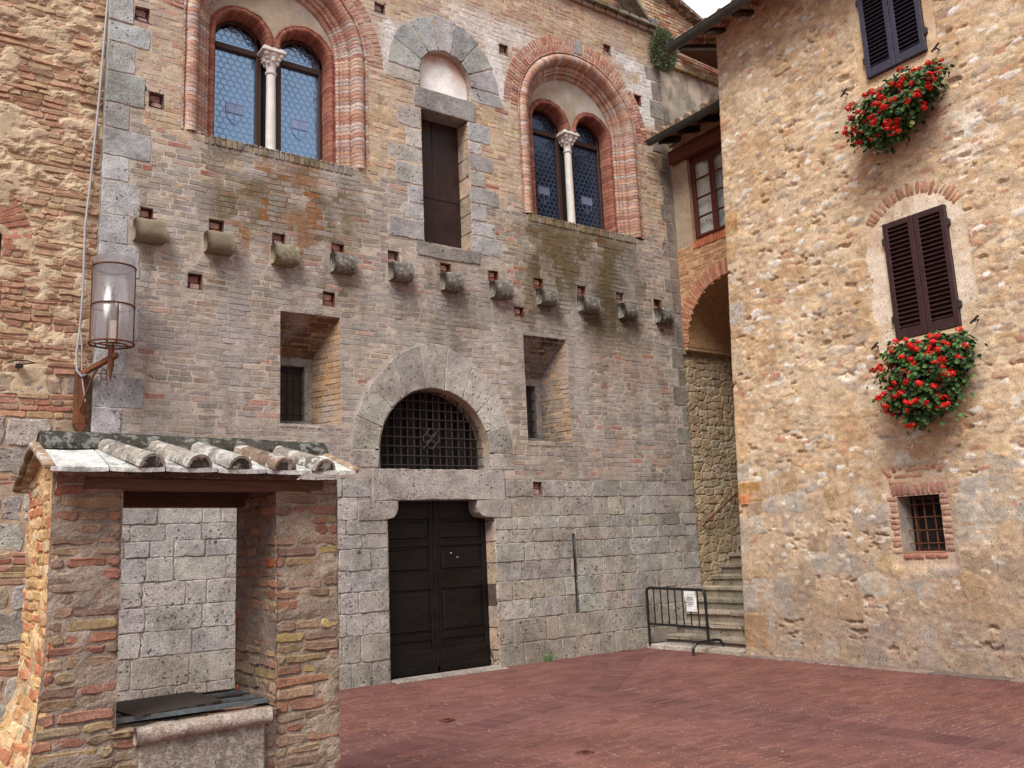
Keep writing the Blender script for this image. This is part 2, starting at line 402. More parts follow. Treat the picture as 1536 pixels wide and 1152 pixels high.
def glassmat(name, tint, refl, base=(.02, .03, .05), rough=.03):
    B = NB(name); g = B.n('ShaderNodeBsdfGlossy'); g.inputs['Roughness'].default_value = rough; g.inputs['Color'].default_value = tuple(tint)+(1,)
    n = B.noise(19, 3, .5); B.set(g.inputs['Normal'], B.bump(n, .30, .02))
    d = B.n('ShaderNodeBsdfDiffuse'); d.inputs['Color'].default_value = tuple(base)+(1,)
    m = B.n('ShaderNodeMixShader'); m.inputs[0].default_value = refl
    B.t.links.new(d.outputs[0], m.inputs[1]); B.t.links.new(g.outputs[0], m.inputs[2]); B.t.links.new(m.outputs[0], B.out.inputs[0]); return B.m
M_paneA = glassmat('leaded_glass_bright_sky', (.52, .74, 1.0), .62, (.06, .12, .22))  # bright sky reflection put into the blue tint and base colour
M_paneB = glassmat('leaded_glass_dim_sky', (.5, .65, .9), .16, (.012, .022, .045))  # same glass, darker blue painted in for a weaker sky reflection
def clearmat(name, tint=(.95, .97, .97), f=.12, rg=.04):
    B = NB(name); t = B.n('ShaderNodeBsdfTransparent'); t.inputs[0].default_value = tuple(tint)+(1,)
    g = B.n('ShaderNodeBsdfGlossy'); g.inputs['Roughness'].default_value = rg
    lw = B.n('ShaderNodeLayerWeight'); lw.inputs[0].default_value = .35
    m = B.n('ShaderNodeMixShader'); B.set(m.inputs[0], B.ramp(lw.outputs['Facing'], 0, 1, f, .6))
    B.t.links.new(t.outputs[0], m.inputs[1]); B.t.links.new(g.outputs[0], m.inputs[2]); B.t.links.new(m.outputs[0], B.out.inputs[0]); return B.m
M_clear = clearmat('clear_glass'); M_lampg = clearmat('lamp_glass', (.98, .97, .98), .05, .22)
_t = M_lampg.node_tree; _o = [n for n in _t.nodes if n.type == 'OUTPUT_MATERIAL'][0]; _m = _o.inputs[0].links[0].from_node
_d = _t.nodes.new('ShaderNodeBsdfTranslucent'); _d.inputs[0].default_value = (.85, .84, .88, 1); _x = _t.nodes.new('ShaderNodeMixShader'); _x.inputs[0].default_value = .2
_t.links.new(_m.outputs[0], _x.inputs[1]); _t.links.new(_d.outputs[0], _x.inputs[2]); _t.links.new(_x.outputs[0], _o.inputs[0])
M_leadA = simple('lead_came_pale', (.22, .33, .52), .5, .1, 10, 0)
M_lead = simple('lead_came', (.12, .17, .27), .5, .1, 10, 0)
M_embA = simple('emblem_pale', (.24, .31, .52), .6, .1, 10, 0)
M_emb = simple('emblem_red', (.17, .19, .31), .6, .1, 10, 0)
M_curtain = simple('curtain', (.62, .64, .62), .9, .05, 10, .05)
# ================================================================== GROUND
P_PAVE = pal((119, 82, 75), (115, 79, 73), (124, 87, 79), (110, 75, 71), (118, 80, 72))
def ground():
    B = NB('outer_paving'); co = B.co()
    bt = B.n('ShaderNodeTexBrick'); B.set(bt.inputs['Vector'], co); bt.inputs['Scale'].default_value = 1
    bt.inputs['Brick Width'].default_value = .27; bt.inputs['Row Height'].default_value = .066; bt.inputs['Mortar Size'].default_value = .006
    bt.inputs['Color1'].default_value = (.16, .052, .047, 1); bt.inputs['Color2'].default_value = (.21, .075, .066, 1); bt.inputs['Mortar'].default_value = (.2, .13, .11, 1)
    m = B.done(B.mul(bt.outputs[0], B.ramp(B.noise(3, 5), .3, .7, .8, 1.2)), .85, spec=.2)
    b = MB(); quad(b, [(-400, -400, -.012), (400, -400, -.012), (400, 400, -.012), (-400, 400, -.012)], (.2, .1, .1))
    tag(b.build('ground', m), kind='structure')
    # laid pavers of the square
    node = np.array([6.6, 7.75]); legs = [np.array([9.3, 10.0]), np.array([6.9, 3.0]), np.array([1.0, 6.2])]
    def dline(U, V):
        d = np.full(np.shape(U), 9.)
        for e in legs:
            a = e-node; t = np.clip(((U-node[0])*a[0]+(V-node[1])*a[1])/(a@a), 0, 1)
            d = np.minimum(d, np.hypot(U-node[0]-t*a[0], V-node[1]-t*a[1]))
        return d
    R = courses(-2.2, 9.86, 1.6, 10.3, .066, .24, .0085, (), .06, .1)
    d = dline(R[:, 0], R[:, 1]); R = R[(d > .05)]
    def colp(U, V, n):
        c = pick(P_PAVE, n, .05)
        t = fbm(U*.7, V*.7, 3); c = mixc(c, lin((150, 104, 100)), ss(.5, .7, t)*.25)
        c = mixc(c, lin((92, 62, 64)), ss(.5, .3, fbm(U*.5+9, V*.5, 8))*.3)
        g = np.exp(-((dline(U, V)-.3)/.5)**2); c = mixc(c, lin((104, 72, 78)), g*.3)
        return c
    def slope(U, V): return -.02*np.exp(-(dline(U, V)/.5)**2)
    def PM(u, v, dd): return np.stack([u, v, dd+slope(np.asarray(u), np.asarray(v))+.018], -1)
    b = MB(); bricks(b, PM, R, colp(R[:, 0], R[:, 1], len(R)), 0., .012, .0016, .0025, dj=.0008)
    # soldier strips along the drainage lines
    RR = []; AA = []
    for e in legs:
        a = e-node; L = np.linalg.norm(a); a = a/L; nrm = np.array([-a[1], a[0]])
        for k in range(int(L/.066)):
            p = node+a*(k+.5)*.066; RR.append((p[0], p[1], .15, .030)); AA.append(math.atan2(nrm[1], nrm[0]))
    RR = np.array(RR); RR[:, 2] = .16; c = pick(pal((108, 74, 72), (103, 71, 70), (113, 79, 76)), len(RR))
    bricks(b, PM, RR, c, .0045, .012, .0018, .003, np.array(AA), dj=.0012)
    u = np.arange(-2.2, 9.9, .07); v = np.arange(1.6, 10.35, .07)
    sheet(b, PM, u, v, lambda U, V: -.0040+.0012*(fbm(U*5, V*5, 4)-.5), lambda U, V: mixc(np.full(U.shape+(3,), 1.)*lin((180, 154, 144)), lin((122, 92, 84)), ss(.15, .85, fbm(U*9, V*9, 5))), mat=1)
    tag(b.build('paving', [M_paver, M_mortar]), kind='structure')
    # kerb strip of stone slabs along the house and in front of the steps
    b = MB(); y = 2.2
    while y < 8.3:
        L = rng.uniform(.5, 1.0); e = min(8.42, y+L)
        bm_box(b, 9.70, (y+e)/2, .012, .085, (e-y)/2-.006, .022, None, pick(pal((128, 112, 106), (138, 120, 112)), 1)[0], 0, .003, .008); y = e
    tag(b.build('kerb_strip', M_trav), kind='structure')
ground()
# ================================================================== FACADE
corb_x = [2.36, 3.15, 3.97, 4.76, 5.60, 6.41, 7.26, 8.10, 8.92, 9.76, 10.58]
corb_z = [5.34, 5.33, 5.31, 5.32, 5.33, 5.30, 5.30, 5.30, 5.29, 5.28, 5.30]
LOW = pal((158, 148, 140), (166, 155, 146), (150, 140, 134), (164, 149, 132), (147, 137, 132), (166, 141, 127), (174, 163, 150), (154, 146, 143), (165, 157, 153))*np.array([.985, 1.0, .96])
UPP = pal((196, 172, 142), (202, 179, 150), (190, 160, 130), (206, 184, 156), (186, 150, 126), (184, 158, 134), (200, 177, 153))
RED = pal((174, 122, 104), (168, 114, 98), (182, 132, 112), (160, 108, 94), (186, 142, 120), (172, 128, 113))
def facade_tint(c, u, v):
    n = fbm(u*1.1, v*1.1, 21); n2 = fbm(u*2.6+4, v*2.6, 22); n3 = fbm(u*6, v*2.2, 23)
    def blob(u0, u1, v0, v1, s=.3): return ss(u0-s, u0+s, u)*ss(u1+s, u1-s, u)*ss(v0-s, v0+s, v)*ss(v1+s, v1-s, v)
    # yellow-green lichen below the sills
    a = blob(3.0, 5.0, 5.5, 6.62, .25)*ss(.30, .56, n2)*.9
    a = np.maximum(a, blob(4.0, 4.9, 4.7, 6.0, .2)*ss(.48, .62, n3)*.6)
    a = np.maximum(a, blob(7.75, 10.15, 4.8, 6.55, .25)*ss(.12, .42, n2)*1.05)
    a = np.maximum(a, blob(6.05, 7.0, 4.2, 5.65, .15)*ss(.35, .6, n3)*.85)
    c = mixc(c, lin((94, 80, 48)), np.minimum(a, 1)*.9)
    # dark weathering at the right and round the small window
    c = mixc(c, lin((84, 76, 66)), blob(8.3, 9.6, 4.5, 5.6, .3)*ss(.35, .6, n)*.6)
    c = mixc(c, lin((98, 88, 84)), blob(7.4, 8.7, 2.5, 5.2, .3)*ss(.5, .7, n2)*.45)
    # warm red zone low at the right, grey bloom over the door arch
    c = mixc(c, lin((172, 134, 114)), blob(8.7, 10.8, 2.5, 4.6, .4)*ss(.3, .7, n)*.6)
    c = mixc(c, lin((172, 166, 164)), blob(4.3, 7.7, 3.2, 5.2, .4)*ss(.42, .62, n2)*.5)
    c = mixc(c, lin((158, 146, 144)), blob(2.0, 5.0, 2.5, 4.6, .4)*ss(.35, .65, n)*.5)
    st_ = fbm(u*3.2, v*.42, 25); st2 = fbm(u*8, v*.8, 26)
    c = mixc(c, lin((184, 176, 172)), ss(.52, .68, st_)*ss(6.6, 5.6, v)*.55); c = mixc(c, lin((104, 94, 84)), ss(.56, .72, st2)*ss(6.6, 5.4, v)*.45)
    c = mixc(c, lin((146, 98, 56)), blob(3.3, 4.7, 5.3, 6.6, .25)*ss(.52, .66, st2+.25*(n2-.5))*.7)
    for cx_ in corb_x:
        c = mixc(c, lin((96, 86, 74)), np.exp(-((u-cx_-.02)/.11)**2)*ss(4.3, 5.1, v)*ss(5.3, 5.15, v)*ss(.3, .6, n3)*.55)
    # old whitewash near the niche and right of the big arch
    w = np.maximum(blob(5.42, 5.72, 8.35, 9.3, .08), blob(7.2, 7.62, 8.35, 9.5, .1))
    w = np.maximum(w, blob(10.15, 10.9, 8.75, 9.85, .1)*ss(9.2, 9.6, u+.0*v+ (v-9.3)*-.15))
    w = np.maximum(w, blob(6.5, 8.2, 9.3, 9.8, .15)*.7)
    w = np.maximum(w, blob(9.7, 10.6, 9.2, 10.0, .12)*ss(.0, .15, np.hypot(u-9.05, v-8.4)-1.62))
    c = mixc(c, lin((226, 223, 222)), w*ss(.28, .42, n2)*.92)
    return c
def facade_cols(R):
    u, v = R[:, 0], R[:, 1]; n = len(R)
    t = ss(6.3, 7.1, v+.7*(fbm(u*.8, v*.8, 31)-.5))
    t = t*np.where((v > 6.0), 1, 0)
    a = np.where((rng.random(n) < t)[:, None], pick(UPP, n, .09), pick(LOW, n, .11))
    red = rng.random(n) < .05+.12*ss(9.3, 10.0, v)
    a = np.where(red[:, None], pick(RED, n), a)
    a = mixc(a, lin((176, 140, 118)), ss(9.2, 9.8, v)*.5)
    return facade_tint(a, u, v)
town = thing('stone_building', (6.4, FY, 0), 'medieval hall front of brown brick over grey stone blocks with twin arched windows', 'building')
W1 = dict(cx=3.94, cz=8.30, sill=6.72, rr=1.50, rm=1.24); W2 = dict(cx=9.05, cz=8.38, sill=6.63, rr=1.54, rm=1.27)
put_x = [2.32, 3.14, 3.92, 4.72, 5.53, 6.36, 7.18, 8.01, 8.86, 9.68, 10.52]
put_z = [5.47, 5.47, 5.46, 5.46, 5.47, 5.42, 5.44, 5.44, 5.43, 5.43, 5.42]
phs = [Rc(x-.085, x+.085, z, z+.17) for x, z in zip(put_x, put_z)]
for x, z in [(2.90, 4.84), (4.59, 4.84), (7.62, 5.02), (7.80, 2.42), (2.41, 7.01), (2.22, 8.07), (7.56, 9.27), (5.40, 9.24), (9.78, 9.97), (10.42, 9.2)]:
    phs.append(Rc(x-.08, x+.08, z-.09, z+.09))
SLOT = Rc(8.395, 8.445, .52, 1.76)
h_w1 = Ar(W1['cx'], W1['cz'], 1.22, W1['sill']); h_w2 = Ar(W2['cx'], W2['cz'], 1.25, W2['sill'])
h_nd = Rc(6.03, 6.83, 5.86, 7.88); h_nl = Ar(6.47, 8.45, .44, 8.21)
h_s1 = Rc(3.94, 4.74, 3.2, 4.61); h_s2 = Rc(7.67, 8.49, 3.08, 4.70)
h_ar = Ar(6.13, 2.91, .855, 2.68); h_dr = Rc(5.37, 7.02, -.1, 2.26)
holes = [h_w1, h_w2, h_nd, h_nl, h_s1, h_s2, h_ar, h_dr, SLOT]+phs
class Big(Ar): pass
LQ = []                                                     # left quoin blocks (u0,u1,v0,v1)
v = 2.5; k = 0
while v < 10.6:
    h = rng.uniform(.26, .42); w = .26+rng.uniform(0, .06) if k % 2 else .44+rng.uniform(-.06, .12)
    LQ.append((1.85, 1.85+w, v, v+h)); v += h; k += 1
RQ = []
v = 2.56; k = 0
while v < 9.9:
    h = rng.uniform(.24, .4); w = .14+rng.uniform(0, .05) if k % 2 else .27+rng.uniform(-.04, .06)
    if v > 8.3: w += .1
    RQ.append((11.04-w, 11.04, v, v+h)); v += h; k += 1
NQ = [(5.64, 6.03, 7.54, 7.86), (5.77, 6.03, 7.24, 7.53), (5.48, 6.03, 7.0, 7.24), (5.60, 6.03, 6.68, 6.99), (5.78, 6.03, 6.4, 6.67), (5.68, 6.03, 6.16, 6.4), (5.46, 6.03, 5.86, 6.15),
      (6.83, 7.22, 7.58, 7.88), (6.83, 7.06, 7.38, 7.57), (6.83, 7.26, 7.12, 7.37), (6.83, 7.1, 6.86, 7.11), (6.83, 7.34, 6.6, 6.85), (6.83, 7.1, 6.33, 6.59), (6.83, 7.24, 6.1, 6.32), (6.83, 7.36, 5.82, 6.09)]
blk = holes+[Rc(*q) for q in LQ+RQ+NQ]
blk += [Ar(W1['cx'], W1['cz'], 1.50, W1['cz']-.02), Ar(W2['cx'], W2['cz'], 1.54, W2['cz']-.02), Rc(W1['cx']-1.24, W1['cx']+1.24, W1['sill']-.0, W1['cz']), Rc(W2['cx']-1.27, W2['cx']+1.27, W2['sill'], W2['cz'])]
blk += [Rc(5.92, 6.98, 7.88, 8.21), Ar(6.47, 8.45, .97, 8.24), Rc(5.88, 6.95, 5.64, 5.86), Ar(6.13, 2.91, 1.27, 2.5, 1.50), Rc(5.1, 7.25, 2.26, 2.68)]
blk += [Rc(2.95, 4.95, W1['sill']-.13, W1['sill']), Rc(7.85, 10.15, W2['sill']-.13, W2['sill'])]
blk += [Rc(x-.19, x+.19, z-.13, z+.13) for x, z in zip(corb_x, corb_z)]
WALL = MB()
R = courses(1.85, 11.04, 2.54, 10.62, .0705, .265, .0105, blk, .06, .12, wav=.007, half=.42)
bricks(WALL, FM, R, facade_cols(R), 0., .02, .0026, .004, dj=.0016, chip=.2)
def mort_h(U, V): return -.008*ss(2.56, 2.50, V)-.0022+.0035*(fbm(U*7, V*7, 41)-.5)*2+.003*(fbm(U*25, V*25, 42)-.5)
def mort_c(U, V):
    c = np.ones(U.shape+(3,))*lin((204, 192, 180)); c = mixc(c, lin((176, 163, 152)), fbm(U*3, V*3, 43))
    c = mixc(c, lin((200, 178, 148)), ss(6.5, 7, V)*.5); c = mixc(c, lin((160, 152, 144)), ss(2.6, 2.5, V))
    return facade_tint(c, U, V)
eu = []; ev = []
for h in holes:
    if isinstance(h, Rc): eu += [h.a[0], h.a[1]]; ev += [h.a[2], h.a[3]]
sheet(WALL, FM, lines(1.85, 11.04, .06, [W1['cx']-1.24, W1['cx']+1.24, W2['cx']-1.27, W2['cx']+1.27, 3.94, 4.74, 7.67, 8.49, 6.03, 6.83, 5.37, 7.02, 8.395, 8.445]), lines(-.1, 10.64, .05, [3.2, 4.61, 3.08, 4.70, 2.26, 5.86, 7.88, .52, 1.76]),
      mort_h, mort_c, [Ar(W1['cx'], W1['cz'], 1.30, W1['cz']), Rc(W1['cx']-1.24, W1['cx']+1.24, W1['sill']-.02, W1['cz']), Ar(W2['cx'], W2['cz'], 1.33, W2['cz']), Rc(W2['cx']-1.27, W2['cx']+1.27, W2['sill']-.02, W2['cz']), h_nd, Ar(6.47, 8.45, .52, 8.21), h_s1, h_s2, Ar(6.13, 2.91, .93, 2.66), h_dr, SLOT]+[Rc(p.a[0]-.03, p.a[1]+.03, p.a[2]-.03, p.a[3]+.03) for p in phs], mat=1)
# putlog holes: recess lined with brick, blocked with a loose brick further in
for p in phs:
    u0, u1, v0, v1 = p.a; d = .09
    for q in ([(u0, v0), (u0, v1)], [(u1, v1), (u1, v0)], [(u1, v0), (u0, v0)], [(u0, v1), (u1, v1)]):
        (a0, b0), (a1, b1) = q
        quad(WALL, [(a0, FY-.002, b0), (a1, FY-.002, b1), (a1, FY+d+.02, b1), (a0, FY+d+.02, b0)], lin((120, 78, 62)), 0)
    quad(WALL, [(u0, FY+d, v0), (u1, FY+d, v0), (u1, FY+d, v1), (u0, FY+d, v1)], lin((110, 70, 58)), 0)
    hh = (v1-v0)/2; md = FM
    Rp = np.array([((u0+u1)/2+.01, v0+hh*.45, .055, hh*.42), ((u0+u1)/2-.01, v0+hh*1.4, .06, hh*.42)])
    bricks(WALL, lambda a, c_, d_: np.stack([a, FY+.055-d_, c_], -1), Rp, np.array([lin((198, 156, 142)), lin((150, 88, 72))])[rng.permutation(2)], 0, .04)
    # frame of four thin brick pieces hides the ragged sheet edge
    Rf = np.array([((u0+u1)/2, v0-.022, (u1-u0)/2+.03, .02), ((u0+u1)/2, v1+.022, (u1-u0)/2+.03, .02), (u0-.025, (v0+v1)/2, .022, hh), (u1+.025, (v0+v1)/2, .022, hh)])
    bricks(WALL, FM, Rf, facade_cols(Rf)*.95, -.002, .03)
# --- radial brick rings of the two big windows
def ring(b, M, cx, cz, r0, r1, a0, a1, P, pitch=.062, D=.004, tint=None, jit=.002, key=None, joint=.008):
    rm_ = (r0+r1)/2; n = int((a1-a0)*rm_/pitch); an = a0+(np.arange(n)+.5)*(a1-a0)/n
    hv = pitch/2-joint/2
    R = np.stack([cx+rm_*np.cos(an), cz+rm_*np.sin(an), np.full(n, (r1-r0)/2), np.full(n, hv)], 1)
    c = pick(P, n)
    if tint is not None: c = tint(c, R[:, 0], R[:, 1])
    keep = np.ones(n, bool) if key is None else np.abs(an-key) > .055
    bricks(b, M, R[keep], c[keep], D, .03, jit, .004, an[keep])
RINGP = pal((184, 124, 106), (178, 116, 100), (190, 134, 114), (172, 112, 98), (186, 128, 106), (196, 150, 124))
RINGP = mute(RINGP, .18, (186, 156, 136))
for w in (W1, W2):
    for r0, r1 in ((w['rm'], (w['rm']+w['rr'])/2), ((w['rm']+w['rr'])/2, w['rr'])):
        ring(WALL, FM, w['cx'], w['cz'], r0+.004, r1-.002, 0, math.pi, RINGP, key=1.52 if w is W2 else None, joint=.012)
    A = np.linspace(0, math.pi, 60)
    for i in range(59):
        q = [(w['cx']+r*math.cos(a), FY+.004, w['cz']+r*math.sin(a)) for r, a in ((w['rm'], A[i]), (w['rr']+.02, A[i]), (w['rr']+.02, A[i+1]), (w['rm'], A[i+1]))]
        quad(WALL, q, lin((186, 132, 112)), 1)
stone(WALL, FM, [(W2['cx']-.03, 9.66), (W2['cx']+.12, 9.65), (W2['cx']+.14, 9.93), (W2['cx']-.02, 9.94)], lin((160, 160, 160)), .012, mat=2)
# --- dressed stone: quoins, door surround, ashlar base
STN = pal((180, 180, 183), (174, 174, 177), (185, 184, 184), (168, 166, 168), (188, 183, 178), (178, 175, 172))
ASH = pal((176, 171, 165), (170, 164, 159), (182, 176, 169), (164, 158, 153), (179, 170, 160), (172, 168, 165), (175, 166, 157))
def st(poly, P=STN, D=.004, **k): stone(WALL, FM, poly, pick(P, 1)[0], D, mat=2, **k)
for q in LQ: st(rect(q[0], q[1]-.006, q[2]+.004, q[3]-.004), pal((184, 185, 189), (190, 191, 195), (176, 177, 181)), .008)
for q in RQ: st(rect(q[0]+.006, q[1], q[2]+.004, q[3]-.004), pal((146, 138, 132), (154, 146, 138), (138, 128, 120)), .004)
for q in NQ: st(rect(q[0]+.004, q[1]-.002, q[2]+.005, q[3]-.005), STN, .006, seg=.07)
stone(WALL, FM, rect(5.92, 6.98, 7.885, 8.205), lin((160, 156, 156)), .012, mat=2)
stone(WALL, FM, [(5.88, 5.84), (5.9, 5.655), (6.42, 5.64), (6.95, 5.66), (6.96, 5.86), (6.86, 5.84), (6.43, 5.83), (6.0, 5.85)], lin((146, 142, 138)), .012, back=.02, mat=2)
for i in range(7):                       # voussoirs over the niche door
    a0, a1 = math.pi*i/7+.012, math.pi*(i+1)/7-.012; am = (a0+a1)/2
    ri, ro = .44, .95+.04*math.sin(am)+rng.uniform(-.02, .02)
    st([(6.47+ri*math.cos(a0), 8.45+ri*math.sin(a0)), (6.47+ro*math.cos(a0), 8.45+ro*math.sin(a0)), (6.47+ro*math.cos(am)*1.005, 8.45+ro*math.sin(am)*1.005), (6.47+ro*math.cos(a1), 8.45+ro*math.sin(a1)),
        (6.47+ri*math.cos(a1), 8.45+ri*math.sin(a1)), (6.47+ri*math.cos(am), 8.45+ri*math.sin(am))], pal((168, 170, 174), (176, 175, 176), (160, 162, 166)), .01)
st(rect(5.45, 6.03, 8.23, 8.44), pal((186, 178, 172)), .008); st(rect(6.9, 7.46, 8.23, 8.44), STN, .008)
# door arch: stilted, slightly pointed voussoirs
for i in range(9):
    a0, a1 = math.pi*i/9+.002, math.pi*(i+1)/9-.002
    L = []
    for t in np.linspace(a0, a1, 4): L.append((6.13+(1.27)*math.cos(t), 2.91+(1.27+.23*math.sin(t)**3)*math.sin(t)))
    for t in np.linspace(a1, a0, 4): L.append((6.13+.858*math.cos(t), 2.91+.858*math.sin(t)))
    st(L, pal((184, 179, 174), (180, 175, 170), (187, 181, 176)), .006, seg=.12, jit=.003)
for s in (-1, 1):
    a, b_ = sorted((6.13+s*.858, 6.13+s*1.27)); st(rect(a, b_, 2.68, 2.905), pal((176, 170, 166)), .006)
stone(WALL, FM, rect(5.16, 7.22, 2.265, 2.672), lin((178, 172, 168)), .016, jit=.005, mat=2)
for (u0, u1, s) in ((4.95, 5.53, 1), (6.74, 7.32, -1)):       # rounded imposts carrying the lintel
    e = u1 if s > 0 else u0; o_ = u0 if s > 0 else u1
    arc = [(e-s*.0, 2.258), (e, 2.16), (e-s*.02, 2.09), (e-s*.07, 2.035), (e-s*.15, 2.015)]
    L = [(o_, 2.258)]+arc+[(o_, 2.01)]
    if s > 0: L = L[::-1]
    stone(WALL, FM, L, lin((172, 166, 161)), .012, back=-.0+.24, jit=.002, mat=2)
hsl = [h_dr, Rc(5.1, 7.25, 2.0, 2.7), Ar(6.13, 2.91, 1.28, 2.4, 1.5), SLOT, phs[14]]
vv = 0; rows = [0, .3, .62, .88, 1.14, 1.40, 1.66, 1.84, 2.02, 2.30, 2.54]
for j in range(len(rows)-1):
    v0, v1 = rows[j], rows[j+1]
    spans = [(1.85, 5.37), (7.02, 11.04)]
    if v0 >= 2.0: spans = [(1.85, 4.95), (7.32, 11.04)]
    if v0 >= 2.25: spans = [(1.85, 5.14), (7.24, 11.04)]
    if v0 >= 2.5: spans = [(1.85, 4.84), (7.4, 11.04)]
    for (a, e) in spans:
        x = a
        while x < e-.02:
            w = rng.uniform(.2, .62); nx = min(e, x+w)
            if e-nx < .14: nx = e
            segs = [(x, nx)]
            if .5 < (v0+v1)/2 < 1.78:
                for sx in (8.395, 8.445):
                    segs = [z for (p, q) in segs for z in ([(p, sx), (sx, q)] if p < sx < q else [(p, q)])]
                segs = [(p, q) for p, q in segs if not (p > 8.38 and q < 8.46)]
            if v0 > 2.25 and v1 < 2.6:
                segs = [z for (p, q) in segs for z in ([(p, 7.72), (7.88, q)] if p < 7.72 and q > 7.88 else [(p, 7.72)] if p < 7.72 < q <= 7.88 else [(7.88, q)] if 7.72 <= p < 7.88 < q else [] if 7.72 <= p and q <= 7.88 else [(p, q)])]
            for p, q in segs:
                if q-p > .04: 
                    c = pick(ASH, 1)[0]
                    um, vm = (p+q)/2, (v0+v1)/2
                    if um < 5.4: c = mixc(c, lin((182, 180, 181)), np.array(.5))
                    if vm < .65: c = mixc(c, lin((150, 141, 126)), np.array(.5))
                    ju = rng.uniform(-.012, .012)
                    stone(WALL, FM, rect(p+.003, q-.003, v0+.003+ju*.2, v1-.003+ju*.2), c, rng.uniform(-.002, .007), seg=.06, jit=.0042, bev=.007, mat=2, round_=.25)
            x = nx
# stone edges of the slot
for s in (-1, 1):
    x = 8.42+s*.025
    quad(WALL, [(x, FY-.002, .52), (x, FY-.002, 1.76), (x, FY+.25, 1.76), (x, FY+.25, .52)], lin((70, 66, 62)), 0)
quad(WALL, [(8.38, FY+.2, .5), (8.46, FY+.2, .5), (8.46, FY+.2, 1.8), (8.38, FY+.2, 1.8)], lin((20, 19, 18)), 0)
# reveals of door, arch, niche door
def reveal(b, u0, u1, v0, v1, d, col, mat=2, sides='lrtb', fr=.0):
    if 'l' in sides: quad(b, [(u0, FY-fr, v0), (u0, FY+d, v0), (u0, FY+d, v1), (u0, FY-fr, v1)], col, mat)
    if 'r' in sides:
        n = max(1, int((v1-v0)/.28)); E_ = np.linspace(v0, v1, n+1)
        for i in range(n):
            M = planeX(u1); stone(b, M, rect(-(FY+d), -(FY-fr), E_[i]+.004, E_[i+1]-.004), pick(pal((190, 168, 146), (178, 160, 144), (196, 176, 150)), 1)[0], 0., .02, .003, .006, mat=mat)  # right jamb only: warm light from the left put into the stone colour
    if 't' in sides: quad(b, [(u0, FY-fr, v1), (u0, FY+d, v1), (u1, FY+d, v1), (u1, FY-fr, v1)], col, mat)
    if 'b' in sides: quad(b, [(u0, FY-fr, v0), (u1, FY-fr, v0), (u1, FY+d, v0), (u0, FY+d, v0)], col, mat)
reveal(WALL, 5.37, 7.02, -.05, 2.262, .3, lin((140, 132, 126)), 2, 'lrt')
reveal(WALL, 6.03, 6.83, 5.86, 7.885, .34, lin((150, 146, 142)))
A = np.linspace(0, math.pi, 33)
for i in range(32):                      # intrados of door arch and of the niche lunette
    quad(WALL, [(6.13+.857*math.cos(A[i]), FY-.004, 2.91+.857*math.sin(A[i])), (6.13+.857*math.cos(A[i]), FY+.3, 2.91+.857*math.sin(A[i])), (6.13+.857*math.cos(A[i+1]), FY+.3, 2.91+.857*math.sin(A[i+1])), (6.13+.857*math.cos(A[i+1]), FY-.004, 2.91+.857*math.sin(A[i+1]))], lin((182, 164, 144)), 2)
    quad(WALL, [(6.47+.44*math.cos(A[i]), FY-.006, 8.45+.44*math.sin(A[i])), (6.47+.44*math.cos(A[i]), FY+.13, 8.45+.44*math.sin(A[i])), (6.47+.44*math.cos(A[i+1]), FY+.13, 8.45+.44*math.sin(A[i+1])), (6.47+.44*math.cos(A[i+1]), FY-.006, 8.45+.44*math.sin(A[i+1]))], lin((186, 172, 156)), 2)
for s in (-1, 1):
    quad(WALL, [(6.13+s*.857, FY-.004, 2.67), (6.13+s*.857, FY+.3, 2.67), (6.13+s*.857, FY+.3, 2.91), (6.13+s*.857, FY-.004, 2.91)], lin((170, 160, 150)), 2)
    quad(WALL, [(6.47+s*.44, FY-.006, 8.2), (6.47+s*.44, FY+.13, 8.2), (6.47+s*.44, FY+.13, 8.45), (6.47+s*.44, FY-.006, 8.45)], lin((186, 172, 156)), 2)
quad(WALL, [(5.2, FY, 2.674), (7.1, FY, 2.674), (7.1, FY+.35, 2.674), (5.2, FY+.35, 2.674)], lin((150, 142, 136)), 2)
quad(WALL, [(5.9, FY, 8.206), (7.0, FY, 8.206), (7.0, FY+.2, 8.206), (5.9, FY+.2, 8.206)], lin((170, 160, 150)), 2)
uu = lines(5.95, 7.0, .05, []); vv_ = lines(8.15, 8.95, .05, [])
def lun_c(U, V):
    c = np.ones(U.shape+(3,))*lin((242, 241, 240)); n = fbm(U*5+3*(V-8), V*2.5, 61)
    return mixc(c, lin((196, 150, 128)), ss(.42, .75, n+.5*ss(.25, .5, np.hypot(U-6.4, V-8.4)))*.8*ss(8.3, 8.8, V+U*.15-1))
sheet(WALL, planeY(FY+.12), uu, vv_, lambda U, V: .006*fbm(U*8, V*8, 62), lun_c, mat=3)
# sills of the twin windows, brick on edge, and mossy slope
for w, (a, e) in ((W1, (2.97, 4.94)), (W2, (7.87, 10.12))):
    n = int((e-a)/.066); xs = a+(np.arange(n)+.5)*(e-a)/n
    Rs = np.stack([xs, np.full(n, w['sill']-.062), np.full(n, .028), np.full(n, .058)], 1)
    bricks(WALL, FM, Rs, pick(pal((128, 116, 92), (140, 122, 98), (116, 106, 86), (146, 128, 96)), n), .014, .03, .003)
    Mq = quadm((a, FY-.02, w['sill']-.004), (1, 0, 0), (0, .6, .03))
    Rt = np.stack([xs-a, np.full(n, .22), np.full(n, .028), np.full(n, .22)], 1)
    bricks(WALL, Mq, Rt, pick(pal((120, 112, 96), (132, 118, 96)), n), 0, .02)
